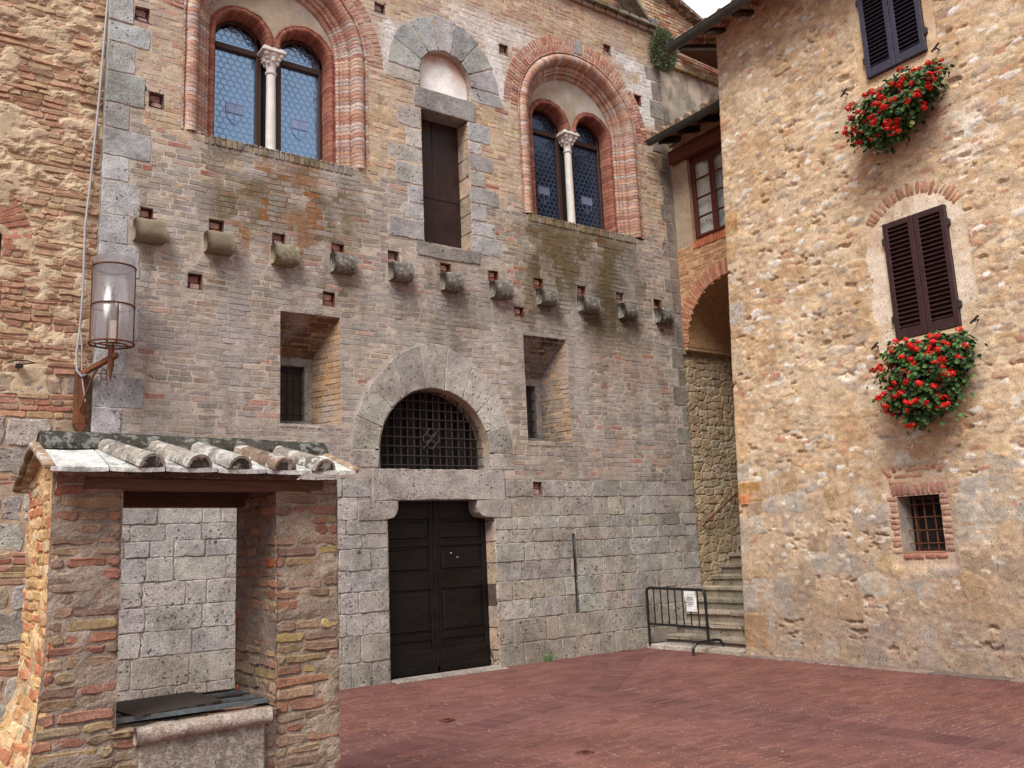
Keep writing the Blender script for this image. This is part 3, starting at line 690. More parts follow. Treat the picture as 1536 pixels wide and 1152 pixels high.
# splayed openings either side of the arch
def splay(u0, u1, v0, v1, iu, iz0, iz1, d, sof, side):
    # right cheek
    L = math.hypot(u1-iu, d); Mq = quadm((iu, FY+d, v0), (u1-iu, -d, 0), (0, 0, 1))
    Rr = courses(0, L, 0, v1-v0, .070, .25, .010, (), .06, .1); c = pick(side, len(Rr)); t = Rr[:, 0]/L
    bricks(WALL, Mq, Rr, mixc(c, lin((186, 148, 106)), ss(.3, 1, t)*.55), 0, .02, .002)
    quad(WALL, [tuple(Mq(np.array(x), np.array(y), np.array(-.006))) for x, y in ((0, 0), (L, 0), (L, v1-v0), (0, v1-v0))], lin((180, 150, 118)), 1)
    # soffit, sloping down inwards
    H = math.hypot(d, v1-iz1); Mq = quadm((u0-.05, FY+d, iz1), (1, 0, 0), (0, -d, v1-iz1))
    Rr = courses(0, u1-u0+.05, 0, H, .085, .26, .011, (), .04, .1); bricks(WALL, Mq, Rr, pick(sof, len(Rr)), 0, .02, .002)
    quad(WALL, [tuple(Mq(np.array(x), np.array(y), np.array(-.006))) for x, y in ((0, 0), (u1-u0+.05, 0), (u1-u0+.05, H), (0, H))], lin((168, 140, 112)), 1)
    quad(WALL, [(u0, FY-.003, v0), (u0+.04, FY+d, v0), (u0+.04, FY+d, v1), (u0, FY-.003, v1)], lin((120, 104, 92)), 1)
    Mq = quadm((u0-.02, FY-.012, v0-.03), (1, 0, 0), (0, d, iz0-v0+.03)); H = math.hypot(d, iz0-v0)
    Rr = courses(0, u1-u0+.05, 0, H+.02, .13, .27, .01); bricks(WALL, Mq, Rr, pick(pal((146, 132, 118), (134, 122, 112)), len(Rr)), 0, .03, .003)
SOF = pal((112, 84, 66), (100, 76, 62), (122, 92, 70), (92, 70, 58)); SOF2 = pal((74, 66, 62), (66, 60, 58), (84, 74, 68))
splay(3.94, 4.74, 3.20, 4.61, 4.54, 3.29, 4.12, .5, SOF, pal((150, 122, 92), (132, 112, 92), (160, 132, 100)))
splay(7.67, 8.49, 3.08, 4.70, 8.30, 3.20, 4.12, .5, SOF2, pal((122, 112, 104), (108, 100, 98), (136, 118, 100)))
# cornice under the roof edge, set-back parapet with its sloping verge, pier
n = 36; xs = np.linspace(1.9, 10.9, n)
Rk = np.stack([xs, np.full(n, 10.66), np.full(n, .118), np.full(n, .035)], 1); bricks(WALL, FM, Rk, pick(pal((150, 124, 100), (136, 112, 94)), n), .06, .02)
Rk[:, 1] = 10.74; bricks(WALL, FM, Rk, pick(pal((120, 110, 84), (132, 116, 90), (108, 100, 80)), n), .13, .02)
quad(WALL, [(1.85, FY-.13, 10.78), (11.02, FY-.13, 10.78), (11.02, FY+.5, 10.95), (1.85, FY+.5, 10.95)], lin((120, 108, 90)), 1)
Rk = courses(6.2, 11.0, 10.8, 13.2, .07, .27, .01, [Fn(lambda v: [(11.02-(v-10.75)/1.02, 20)])]); bricks(WALL, planeY(FY+.35), Rk, pick(pal((176, 138, 112), (160, 126, 108), (190, 156, 126)), len(Rk)))
quad(WALL, [(6.2, FY+.36, 10.6), (11.0, FY+.36, 10.6), (11.0, FY+.36, 10.8), (8.6, FY+.36, 13.2), (6.2, FY+.36, 13.2)], lin((170, 146, 126)), 1)
for k_, (dz, yy, cc) in enumerate(((.0, .14, (96, 92, 76)), (.055, .10, (70, 70, 68)))):
    obox(WALL, (11.08, FY+.35-yy*.5, 10.80+dz), (8.6, FY+.35-yy*.5, 13.28+dz), .34+yy, .05, lin(cc), 0)
box(WALL, 11.0, 11.045, FY+.012, FY+2.0, 0, 10.6, lin((150, 140, 130)), 1); box(WALL, 11.03, 11.13, FY+.004, FY+.045, 4.7, 8.6, lin((150, 140, 130)), 1)
box(WALL, 1.842, 1.88, FY+.006, FY+.3, 0, 10.6, lin((150, 144, 138)), 1)
for q in ([(1.86, FY+.62, 0), (11.0, FY+.62, 0), (11.0, FY+.62, 10.8), (1.86, FY+.62, 10.8)], [(1.86, FY+.03, 10.79), (11.0, FY+.03, 10.79), (11.0, FY+.64, 10.8), (1.86, FY+.64, 10.8)], [(1.87, FY+.03, 0), (1.87, FY+.63, 0), (1.87, FY+.63, 10.8), (1.87, FY+.03, 10.8)],
          [(7.026, FY+.01, -.05), (7.026, FY+.4, -.05), (7.026, FY+.4, 2.3), (7.026, FY+.01, 2.3)], [(6.836, FY+.01, 5.8), (6.836, FY+.4, 5.8), (6.836, FY+.4, 7.9), (6.836, FY+.01, 7.9)]):
    quad(WALL, q, lin((96, 84, 74)), 1)
part_wall = WALL.build('wall', [M_fbrick, M_mortar, M_trav, M_plaster], town)
# ---- corbels
def corbel(x, z, k):
    b = MB(); prof = []
    w, hgt, dep = (.168 if k < 2 else .15)+rng.uniform(-.012, .012), .125, .18
    for t in np.linspace(0, 1, 9):
        a = -math.pi/2*(1-t)*1.0
        prof.append((dep*.55+dep*.45*math.cos(a) if t > 0 else dep*.3, z-.02+.11*math.sin(a)))
    prof = [(-.03, z-.125), (.05, z-.128)]+prof+[(dep*.97, z+.07), (dep*.85, z+.115), (.04, z+.128), (-.03, z+.13)]
    us = np.linspace(-w, w, 7)
    vs = []; n = len(prof)
    for i, u in enumerate(us):
        sc = .96 if i in (0, 6) else 1.
        for (d, zz) in prof:
            q = .006*(mnoise.noise(Vector((x*3+u*14, d*14, zz*14)))+.7*mnoise.noise(Vector((x+u*40, d*40, zz*40))))
            vs.append((x+u, FY-(d*sc+q if d > 0 else d), z+(zz-z)*sc+q))
    fs = [(i*n+j, (i+1)*n+j, (i+1)*n+j+1, i*n+j+1) for i in range(6) for j in range(n-1)]
    fs += [tuple(range(n-1, -1, -1)), tuple(6*n+j for j in range(n))]
    b.add(vs, fs, lin((132, 122, 104)) if k < 2 else lin((116, 112, 106)) if k != 2 else lin((140, 132, 108)), 0)
    b.build('corbel', M_plaster if k < 2 else M_dstone, town, smooth=True)
for k, (x, z) in enumerate(zip(corb_x, corb_z)): corbel(x, z, k)
# ---- twin-arched windows
def moulding(b, cx, cz, zb, prof, cols, mort, seg=.062, joint=.008, jamb=True):
    """sweep of profile [(r,d)] up the left jamb, round the arch and down the right one, piece by piece"""
    path = []; r0 = max(r for r, d in prof)
    if jamb in (True, 'L'):
        n = max(1, int((cz-zb)/seg)); path += [('L', zb+(cz-zb)*i/n, zb+(cz-zb)*(i+1)/n) for i in range(n)]
    n = int(math.pi*r0/seg); path += [('A', math.pi*(1-i/n), math.pi*(1-(i+1)/n)) for i in range(n)]
    if jamb in (True, 'R'):
        n = max(1, int((cz-zb)/seg)); path += [('R', cz-(cz-zb)*i/n, cz-(cz-zb)*(i+1)/n) for i in range(n)]
    def pt(kd, t, r, d):
        if kd == 'L': return (cx-r, FY-d, t)
        if kd == 'R': return (cx+r, FY-d, t)
        return (cx+r*math.cos(t), FY-d, cz+r*math.sin(t))
    m = len(prof)
    for kd, t0, t1 in path:
        jt = joint/abs(r0 if kd == 'A' else 1)*(1 if t1 > t0 else -1)
        c = cols(); off = rng.normal(0, .0022)
        vs = [pt(kd, t, r+off, d+off) for t in (t0, t1-jt) for r, d in prof]+[pt(kd, t, r+.004, d-.006) for t in (t1-jt, t1) for r, d in prof]
        fs = [(i, i+1, m+i+1, m+i) for i in range(m-1)]; b.add(vs[:2*m], fs, c, 0); b.add(vs[2*m:], fs, mort, 1)
        b.add(vs[m:3*m], fs, mort, 1)
MOLD_C = pal((188, 142, 122), (182, 132, 114), (196, 152, 130), (176, 124, 108), (202, 166, 144), (186, 150, 138), (176, 144, 138), (206, 178, 162), (196, 180, 176))
MOLD_C = mute(MOLD_C, .22, (186, 164, 148))
def bifora(w, name_cols, pane_mat, lead):
    cx, cz, zb, rm = w['cx'], w['cz'], w['sill'], w['rm']
    b = MB()
    roll = [(rm-.115+.075*math.cos(a), -.035+.075*math.sin(a)*1.0) for a in np.linspace(.2, math.pi-.3, 7)]
    prof = [(rm+.005, .008), (rm-.02, .008), (rm-.025, -.03)]+roll+[(rm-.20, -.06), (rm-.20, -.11), (rm-.235, -.10), (rm-.265, -.115), (rm-.275, -.15), (rm-.31, -.15), (rm-.315, -.20), (rm-.345, -.19), (rm-.37, -.215), (rm-.375, -.25)]
    moulding(b, cx, cz, zb, prof, lambda: pick(MOLD_C, 1)[0], lin((218, 202, 190)), seg=.056, joint=.010)
    rt = rm-.375; zs = cz+.0; rs = .435; off = rt-rs+.0
    # jamb reveal from tympanum plane to frame (flat brick)
    for s in (-1, 1):
        Mq = quadm((cx+s*(rt-.005), FY+.25, zb), (0, s*-1 if s < 0 else 1, 0), (0, 0, 1)) if False else None
        n = int((zs-zb)/.07)
        for i in range(n):
            z0 = zb+(zs-zb)*i/n; z1 = zb+(zs-zb)*(i+1)/n-.008
            box(b, cx+s*(rt+.06), cx+s*(rt-.03+rng.normal(0, .002)), FY+.24, FY+.56, z0, z1, pick(MOLD_C, 1)[0])
        box(b, cx+s*(rt+.06), cx+s*(rt-.026), FY+.245, FY+.56, zb, zs, lin((196, 170, 152)), 1)
    # tympanum plate with two arches cut out
    N = 72; X = np.linspace(-rt-.01, rt+.01, N)
    def low(x):
        for c0 in (-off, off):
            if abs(x-c0) < rs-.03: return zs+math.sqrt((rs-.03)**2-(x-c0)**2)
        return zs
    vs = []; fs = []; cc = []
    for x in X:
        lo = low(x); hi = cz+math.sqrt(max(0, (rt+.012)**2-x*x)); hi = max(hi, lo+.002)
        for t in np.linspace(0, 1, 7):
            z = lo+(hi-lo)*t; vs.append((cx+x, FY+.25, z))
            c = lin((178, 164, 146)); g = float(fbm(np.array([x*2+cx]), np.array([z*2.]), 71)[0]); c = c*(1-.5*ss(.5, .7, g))+lin((196, 192, 190))*.5*ss(.5, .7, g)
            if t > .7: c = c*.5+.5*lin((206, 196, 188))*(1 if g > .45 else .8)
            cc.append(c)
    for i in range(N-1):
        for j in range(6): fs.append((i*7+j, (i+1)*7+j, (i+1)*7+j+1, i*7+j+1))
    b.add(vs, fs, np.array(cc), 2)
    for c0 in (-off, off):
        p2 = [(rs+.012, -.235), (rs-.01, -.225)]+[(rs-.05+.032*math.cos(a), -.245+.03*math.sin(a)) for a in np.linspace(.3, math.pi-.2, 5)]+[(rs-.09, -.27), (rs-.095, -.30), (rs-.10, -.56)]
        moulding(b, cx+c0, zs, zb, p2, lambda: pick(pal((150, 98, 84), (140, 90, 78), (160, 108, 92)), 1)[0], lin((150, 112, 98)), seg=.07, joint=.005, jamb='L' if c0 < 0 else 'R')
    box(b, cx-.10, cx+.10, FY+.27, FY+.56, zs-.03, zs+.12, lin((150, 100, 86)))
    quad(b, [(cx-rm-.02, FY-.002, zb-.006), (cx+rm+.02, FY-.002, zb-.006), (cx+rm+.02, FY+.5, zb+.01), (cx-rm-.02, FY+.5, zb+.01)], lin((150, 124, 100)), 0)
    for s in (-1, 1): box(b, cx+s*(rm+.03), cx+s*(rt+.05), FY+.27, FY+.30, zb-.05, zs+.6, lin((150, 100, 86)))
    o = b.build('window', [M_brick, M_mortar, M_plaster], town, origin=(cx, FY, zb))
    # wood frame of each light, glass, lead roundels and faint shields
    fb = MB(); yF = FY+.47; gl = MB(); ld = MB(); ems = []
    for s in (-1, 1):
        a, e = sorted((cx+s*.10, cx+s*(rt-.075)))
        for (x0, x1) in ((a, a+.075), (e-.075, e)): box(fb, x0, x1, yF-.03, yF+.03, zb, zs+.35, bev=.006)
        box(fb, a+.075, e-.075, yF-.03, yF+.03, zb, zb+.07, bev=.006); box(fb, a+.075, e-.075, yF-.035, yF+.03, zs-.10, zs-.02, bev=.006)
        xm = (a+e)/2; ra = (e-a)/2
        for i in range(16):            # arched head of the frame
            t0, t1 = math.pi*i/16, math.pi*(i+1)/16
            obox(fb, (xm+(ra-.03)*math.cos(t0), yF, zs+(ra-.03)*math.sin(t0)), (xm+(ra-.03)*math.cos(t1), yF, zs+(ra-.03)*math.sin(t1)), .05, .06, up=(0, 1, 0))
        gx0, gx1, gz0, gz1 = a+.07, e-.07, zb+.06, zs-.09
        quad(gl, [(gx0, yF+.012, gz0), (gx1, yF+.012, gz0), (gx1, yF+.012, gz1), (gx0, yF+.012, gz1)], (.1, .1, .1))
        quad(gl, [(xm, yF+.012, zs-.04)]+[(xm+(ra-.05)*math.cos(t), yF+.012, zs-.04+(ra-.05)*math.sin(t)) for t in np.linspace(0, math.pi, 17)], (.1, .1, .1))
        r = .043; row = 0; z = gz0+r
        while z < zs+ra-.1:
            x = gx0+r+(r if row % 2 else 0)
            while x < gx1-r*.6:
                inside = z < gz1-r or (z > zs and math.hypot(x-xm, z-zs) < ra-.1)
                if inside:
                    vv2 = []
                    for q in np.linspace(0, 2*math.pi, 13)[:-1]:
                        for rr_ in (r-.0035, r+.001): vv2.append((x+rr_*math.cos(q), yF+.006, z+rr_*math.sin(q)))
                    ld.add(vv2, [(2*i, 2*i+1, (2*i+3) % 24, (2*i+2) % 24) for i in range(12)])
                x += 2*r+.004
            z += r*math.sqrt(3)+.003; row += 1
        em = MB(); ems.append(em); sx, sz, sw = xm+.0, zb+.62, .115        # small heraldic shield, party per pale with a cross bar
        out = [(sx-sw, sz+.13), (sx+sw, sz+.13), (sx+sw, sz), (sx+sw*.75, sz-.09), (sx, sz-.16), (sx-sw*.75, sz-.09), (sx-sw, sz)]
        for i in range(len(out)): obox(em, (out[i][0], yF+.003, out[i][1]), (out[(i+1) % 7][0], yF+.003, out[(i+1) % 7][1]), .006, .006, up=(0, 1, 0))
        for (p, q) in (((sx, sz+.13), (sx, sz-.16)), ((sx-sw, sz), (sx+sw, sz))): obox(em, (p[0], yF+.003, p[1]), (q[0], yF+.003, q[1]), .006, .006, up=(0, 1, 0))
        box(em, sx-sw+.004, sx-.004, yF+.004, yF+.008, sz+.006, sz+.126); box(em, sx+.004, sx+sw-.004, yF+.004, yF+.008, sz+.006, sz+.126)
    fb.build('window_frame', M_frame, o); gl.build('pane', pane_mat, o); ld.build('lead_roundels', lead, o)
    for em in ems: em.build('shield_emblem', M_embA if w is W1 else M_emb, o)
    db = MB(); box(db, cx-.105, cx+.105, yF+.02, yF+.06, zb, zs+.2); box(db, cx-1.2, cx+1.2, yF+.10, yF+.12, zb-.1, cz+1.2); db.build('dark_backing', M_dark, o)
    cb = MB(); yc = FY+.36; k = 14
    lathe(cb, (cx, yc, zb), [(.10, 0), (.10, .03), (.085, .045), (.095, .06), (.075, .08), (.067, .1), (.064, .7), (.060, zs-zb-.36), (.075, zs-zb-.345), (.078, zs-zb-.325), (.060, zs-zb-.31), (.066, zs-zb-.25), (.09, zs-zb-.16), (.13, zs-zb-.10), (.135, zs-zb-.08)], n=18)
    for q in range(4):             # corner leaves and volutes
        an = math.pi/4+q*math.pi/2
        for (dr, dz, rr_) in ((.085, -.2, .028), (.115, -.145, .03), (.145, -.10, .034)):
            lathe(cb, (cx+dr*math.cos(an), yc+dr*math.sin(an), zs+dz), [(.004, -rr_), (rr_*.8, -rr_*.6), (rr_, 0), (rr_*.8, rr_*.6), (.004, rr_)], n=8)
        an += math.pi/4
        lathe(cb, (cx+.085*math.cos(an), yc+.085*math.sin(an), zs-.15), [(.004, -.05), (.03, -.03), (.034, .01), (.02, .05), (.004, .06)], n=8)
    box(cb, cx-.165, cx+.165, yc-.15, yc+.15, zs-.075, zs-.035, bev=.01); box(cb, cx-.145, cx+.145, yc-.13, yc+.14, zs-.035, zs, bev=.008)
    cb.build('colonnette', M_marble, o, smooth=False)
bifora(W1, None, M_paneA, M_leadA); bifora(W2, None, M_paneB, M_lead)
# ---- niche door (two flush upper leaves over one lower panel)
b = MB(); y = FY+.29
for (x0, x1, z0, z1) in ((6.0, 6.37, 6.66, 7.95), (6.376, 6.9, 6.66, 7.95), (6.0, 6.9, 5.84, 6.654)): box(b, x0, x1, y, y+.05, z0, z1, bev=.004)
for i in range(6):
    for j in range(14):
        x, z = 6.08+i*.135+.0, 5.95+j*.138
        lathe(b, (x, y, z), [(.006, -.004), (.006, .004)], n=6)
b.build('upper_door', M_brown, town)
# ---- main door
b = MB(); y = FY+.23; XL, XR, XM = 5.37, 7.02, 6.19
for (a, e) in ((XL, XM-.004), (XM+.004, XR)):
    box(b, a, e, y+.02, y+.07, .0, 2.28)
    fr = .075
    rails = [(.0, .36), (.40, .46), (1.02, 1.08), (1.26, 1.32), (1.66, 1.70), (2.02, 2.28)]
    rails = [(.04, .33), (.45, .53), (1.10, 1.32), (1.66, 1.73), (2.02, 2.28)]
    for (x0, x1) in ((a, a+fr), (e-fr, e)): box(b, x0, x1, y-.005, y+.03, .04, 2.28, bev=.006)
    for (z0, z1) in rails: box(b, a+fr, e-fr, y-.003, y+.03, z0, z1, bev=.007)
    for (z0, z1) in ((.53, 1.10), (1.32, 1.66), (1.73, 2.02)):
        box(b, a+fr+.035, e-fr-.035, y+.006, y+.03, z0+.035, z1-.035, bev=.012)
box(b, XL, XR, y-.02, y+.02, .035, .12, bev=.008); box(b, XM-.02, XM+.02, y-.02, y+.02, .04, 2.28, bev=.005)
o = b.build('door', M_doorw, town)
M_pale = simple('pale_metal', (.6, .6, .58), .4)
for x, z in ((6.44, 1.56), (6.54, 1.5)): b = MB(); box(b, x-.009, x+.009, y-.012, y+.006, z-.004, z+.006); b.build('key_plate', M_pale, o)
b = MB(); bm_box(b, 6.2, FY-.02, .012, .83, .14, .028, None, lin((168, 160, 152)), 0, .004, .01); b.build('threshold', M_trav, town)
# ---- lunette grille over the door
b = MB(); y = FY+.17
for i in range(1, 17):
    x = 6.13-.857+i*.857*2/17; h = math.sqrt(max(0, .857**2-(x-6.13)**2)); tube(b, [(x, y, 2.66), (x, y, 2.91+h)], .0085, n=6)
for j in range(9):
    z = 2.74+j*.125; w = .857 if z < 2.91 else math.sqrt(max(0, .857**2-(z-2.91)**2))
    if w > .1: tube(b, [(6.13-w, y-.012, z), (6.13+w, y-.012, z)], .0085, n=6)
for dx, dz in ((.065, 0), (-.065, 0), (0, .075), (0, -.075)):
    c0 = (6.13+dx, y-.03, 3.10+dz); tube(b, [(c0[0]+.062*math.cos(t), c0[1], c0[2]+.062*math.sin(t)) for t in np.linspace(0, 2*math.pi, 15)], .011, n=6)
for s in (-1, 1): tube(b, [(6.13-.13, y-.03, 3.10-s*.14), (6.13+.13, y-.03, 3.10+s*.14)], .006, n=5)
b.build('lunette_grille', simple('grille_iron', (.042, .026, .021), .7, .3, 20, .2), town)
b = MB()
for i in range(9): box(b, 5.25+i*.2, 5.25+i*.2+.13, FY+.30, FY+.32, 2.6, 3.85, lin((40, 36, 36)))
box(b, 5.1, 7.2, FY+.36, FY+.38, 2.5, 3.9); b.build('lunette_backing', M_dark, town)
# ---- small grilled windows in the splays
for (u0, iu, z0, z1) in ((3.99, 4.54, 3.27, 4.12), (7.72, 8.30, 3.18, 4.12)):
    b = MB(); y = FY+.5
    for (x0, x1, a, e) in ((u0-.1, iu+.02, z1-.09, z1+.03), (iu-.085, iu+.02, z0+.04, z1-.09), (u0-.1, iu+.02, z0-.05, z0+.04)): box(b, x0, x1, y-.02, y+.12, a, e, lin((150, 144, 138)), 0, 0, .008)
    o = b.build('small_window', M_trav, town)
    b = MB()
    for i in range(6):
        x = u0-.05+(iu-.085-u0+.05)*(i+.5)/6; tube(b, [(x, y+.05, z0), (x, y+.05, z1-.08)], .009, n=6)
    for i in range(5):
        z = z0+.06+(z1-z0-.12)*(i+.5)/5; tube(b, [(u0-.1, y+.04, z), (iu-.08, y+.04, z)], .009, n=6)
    b.build('grille', M_iron, o)
    b = MB(); box(b, u0-.2, iu+.05, y+.16, y+.18, z0-.1, z1+.1); b.build('dark_backing', M_dark, o)
# ---- pier behind the parapet
b = MB(); Mq = planeY(FY+.18)
Rk = courses(10.93, 11.22, 11.05, 12.2, .07, .26, .01); bricks(b, Mq, Rk, pick(UPP, len(Rk)), .0)
Mq = planeX(10.93); Rk = courses(-(FY+.55), -(FY+.18), 11.05, 12.2, .07, .26, .01); bricks(b, Mq, Rk, pick(UPP, len(Rk)), .0)
box(b, 10.945, 11.2, FY+.195, FY+.55, 10.7, 12.18, lin((170, 150, 130)), 1); box(b, 10.9, 11.24, FY+.14, FY+.6, 12.2, 12.28, lin((150, 120, 100)))
o = b.build('pier', [M_brick, M_mortar], town)
b = MB(); box(b, 10.9, 11.24, FY+.14, FY+.6, 10.75, 11.08, bev=.006); b.build('flashing', M_slate, town)
# ================================================================== OLDER WALL AT THE LEFT
lw = thing('old_brick_building', (.6, FY+.06, 0), 'older building of ragged red brick with thick pale mortar, left of the grey corner stones', 'building')
b = MB(); LM = planeY(FY+.07)
lh = [Ar(.26, 4.95, .66, 3.4)]
OLD = pal((174, 130, 108), (166, 120, 100), (186, 146, 116), (182, 156, 120), (168, 144, 116), (160, 110, 94), (192, 166, 132), (154, 124, 106), (176, 136, 114))
Rk = courses(-1.2, 1.845, 3.62, 10.9, .070, .25, .013, lh+[Ar(.26, 4.95, .95, 4.93)], .16, .3, wav=.02, half=.4)
ck = pick(OLD, len(Rk)); ck = mixc(ck, lin((196, 172, 146)), np.full(len(Rk), .36)); ck = mixc(ck, lin((150, 100, 82)), ss(5.2, 4.4, Rk[:, 1])*.3)
bricks(b, LM, Rk, ck, .0, .03, .005, .007, dj=.008, chip=.5)
def lmh(U, V):
    n = fbm(U*4.5, V*6, 81); return -.016+.040*ss(.42, .68, n)*(.55+.45*ss(4.6, 6, V))+.006*(fbm(U*22, V*22, 82)-.5)
def lmc(U, V): return mixc(np.ones(U.shape+(3,))*lin((212, 192, 164)), lin((188, 166, 140)), fbm(U*3, V*3, 83))
u_ = np.arange(-1.2, 1.86, .022); v_ = np.arange(3.4, 9.6, .022)
sheet(b, LM, u_, v_, lmh, lmc, lh, mat=1)
# stones low down mixed with brick bands
hb = []
vv = 0; j = 0
while vv < 3.62:
    hgt = rng.uniform(.2, .34); x = -1.2
    band = j % 3 == 2
    if band:
        Rk = courses(-1.2, 1.845, vv, vv+hgt, .066, .25, .013, (), .1, .3); bricks(b, LM, Rk, pick(OLD, len(Rk)), 0, .03, .005, .006, dj=.006)
    else:
        while x < 1.845:
            w = rng.uniform(.18, .45); nx = min(1.845, x+w)
            if 1.845-nx < .1: nx = 1.845
            stone(b, LM, rect(x+.012, nx-.012, vv+.01, min(3.61, vv+hgt)-.012), pick(pal((178, 172, 166), (164, 156, 150), (188, 180, 170), (170, 152, 132)), 1)[0], rng.uniform(-.004, .014), jit=.012, bev=.014, seg=.06, mat=2, round_=.5)
            x = nx
    vv += hgt; j += 1
sheet(b, LM, np.arange(-1.2, 1.86, .05), np.arange(0, 3.6, .05), lambda U, V: -.008+.016*(fbm(U*8, V*8, 84)-.5), lambda U, V: np.ones(U.shape+(3,))*lin((178, 158, 138)), mat=1)
ring(b, LM, .26, 4.95, .665, .95, -.02, math.pi, pal((180, 130, 108), (172, 122, 102), (188, 142, 118)), .065, .006)
M_ = planeX(.30+.66)
quad(b, [(.925, FY+.066, 3.4), (.925, FY+.5, 3.4), (.925, FY+.5, 4.97), (.925, FY+.066, 4.97)], lin((160, 104, 84)), 0)
b.build('wall', [M_brick, M_mortar, M_trav], lw)
b = MB(); quad(b, [(-.4, FY+.34, 3.35), (1.0, FY+.34, 3.35), (1.0, FY+.34, 5.7), (-.4, FY+.34, 5.7)], (.02, .02, .02)); b.build('window_shutter', M_wood, lw)
# ================================================================== HOUSE AT THE RIGHT
hs = thing('rubble_house', (HX+.3, 6.4, 0), 'house of sandy rubble stone with dark brown louvred shutters, right of the stairs', 'house')
def edgeY(z): return 8.43-.05*np.asarray(z)                 # the near corner leans back as it rises
SURR = Ar(-5.33, 4.95, .62, 3.72, .60)
sh_hole = []
sw_h = Rc(-5.96, -5.44, 1.33, 1.98)
def house_fields(U, V):
    wob = .05*(fbm(U*3, V*3, 90)-.5); wv = .04*(fbm(U*3+7, V*3, 91)-.5)
    f1a, ea, ixa, iya = voro((U+wob)/.19, (V+wv)/.085, 101, .9, .85)
    f1b, eb, ixb, iyb = voro((U+.7*wob)/.33, (V+.7*wv)/.27, 111, .62, .4)
    f1c, ec, ixc, iyc = voro((U+wob)/.11, (V+wv)/.055, 121, .9, .9)
    lowz = ss(2.55, 1.9, V+.9*(fbm(U*1.2, V*1.2, 92)-.5))
    cor = ss(.34, .26, edgeY(V)+U-.12*(_h(np.floor(V/.33), np.floor(V*0), 5)>.5))       # quoin strip near the corner
    ra = _h(ixa, iya, 131); rb = _h(ixb, iyb, 132); ka = _h(ixa, iya, 133); kb = _h(ixb, iyb, 134); rc = _h(ixc, iyc, 135); kc = _h(ixc, iyc, 136)
    fine = fbm(U*16, V*20, 93, 5)-.5; med = fbm(U*5, V*7, 94, 4)-.5; big = fbm(U*1.3, V*1.3, 95, 3)-.5
    mort = .022+.020*med+.020*fine-.07*ss(.58, .68, fbm(U*6+2*V, V*17, 191, 4))*ss(.3, .6, fbm(U*2, V*2, 192, 2))
    sa = .000+.031*ra+.008*ss(.02, .35, ea)+.022*fine+.012*med-.020*ss(.10, .0, ea)
    sb = .008+.026*rb+.004*ss(.02, .2, eb)+.020*fine+.014*med-.010*ss(.06, 0, eb)
    sc = -.026+.054*rc+.006*ss(.02, .4, ec)+.024*fine-.02*ss(.1, 0, ec)
    sa = np.where(ra > .35, sa, -.05); sc = np.where(rc > .55, sc+.006, -.05); sb = np.where(rb > .22, sb, -.05)
    st_ = np.where(lowz > .5, np.maximum(sb, sc-.006), np.maximum(sa, sc-.004))
    # sandstone quoins
    dq = edgeY(V)+U; q = np.full(U.shape, -1.); wq = np.zeros_like(U); z0q = np.zeros_like(U); z1q = np.zeros_like(U)
    for k_, (za, zb_, w_) in enumerate(((.12, .58, .40), (.62, .95, .24), (1.0, 1.38, .20), (2.06, 2.34, .46), (2.36, 2.60, .24), (2.62, 3.25, .22), (3.9, 4.3, .20), (4.55, 4.9, .26), (5.48, 5.78, .20), (5.86, 6.2, .24))):
        m_ = (V > za) & (V < zb_); q = np.where(m_, k_, q); wq = np.where(m_, w_, wq); z0q = np.where(m_, za, z0q); z1q = np.where(m_, zb_, z1q)
    inq = (dq < wq+.12*(fbm(U*7, V*7, 193)-.5)) & (q >= 0); eq = np.minimum(np.minimum(V-z0q, z1q-V), np.abs(wq-dq))
    sq = .020+.010*ss(0, .03, eq)-.02*ss(.012, 0, eq)+.012*fine
    st_ = np.where(inq, np.maximum(mort, .02)+sq-.018, st_)
    inS = SURR.inside(U+.10*(fbm(U*4, V*4, 195)-.5), V+.08*(fbm(U*4+9, V*4, 196)-.5))
    smo = ss(.0, 1, inS*1.)
    H = np.maximum(mort, st_); isst = ss(-.004, .006, st_-mort)
    mcol = np.ones(U.shape+(3,))*lin((212, 187, 154))
    mcol = mixc(mcol, lin((196, 164, 126)), ss(.45, .65, fbm(U*1.7, V*1.7, 96)))
    mcol = mixc(mcol, lin((216, 194, 164)), ss(.5, .68, fbm(U*2.3+5, V*2.3, 97))*.7)
    mcol = mixc(mcol, lin((196, 170, 140)), lowz*.7)
    mcol = mixc(mcol, lin((228, 212, 190)), ss(.35, .6, np.exp(-((U+4.55)/.35)**2-((V-6.0)/.45)**2)+.3*med))
    SA = np.array([lin(c) for c in ((212, 182, 144), (206, 174, 134), (216, 192, 158), (198, 168, 132), (192, 164, 134), (222, 214, 198), (186, 156, 130), (190, 146, 118), (206, 186, 156), (178, 160, 140), (212, 186, 146), (202, 174, 140))])
    SB = np.array([lin(c) for c in ((190, 180, 164), (176, 164, 148), (192, 166, 128), (184, 174, 160), (172, 148, 122), (186, 156, 120), (198, 190, 174), (178, 162, 146))])
    SCc = np.array([lin(c) for c in ((192, 146, 122), (210, 180, 150), (236, 228, 216), (228, 218, 200), (176, 158, 142), (214, 188, 156), (202, 174, 146), (222, 204, 178))])
    ca = SA[(ka*len(SA)).astype(int) % len(SA)]; cb = SB[(kb*len(SB)).astype(int) % len(SB)]; cc = SCc[(kc*len(SCc)).astype(int) % len(SCc)]
    base = np.where(lowz[..., None] > .5, np.where((sb >= sc-.006)[..., None], cb, cc), np.where((sa >= sc-.004)[..., None], ca, cc))
    SQ = np.array([lin(c) for c in ((178, 138, 88), (200, 166, 122), (176, 134, 80), (190, 180, 168), (196, 176, 146))])
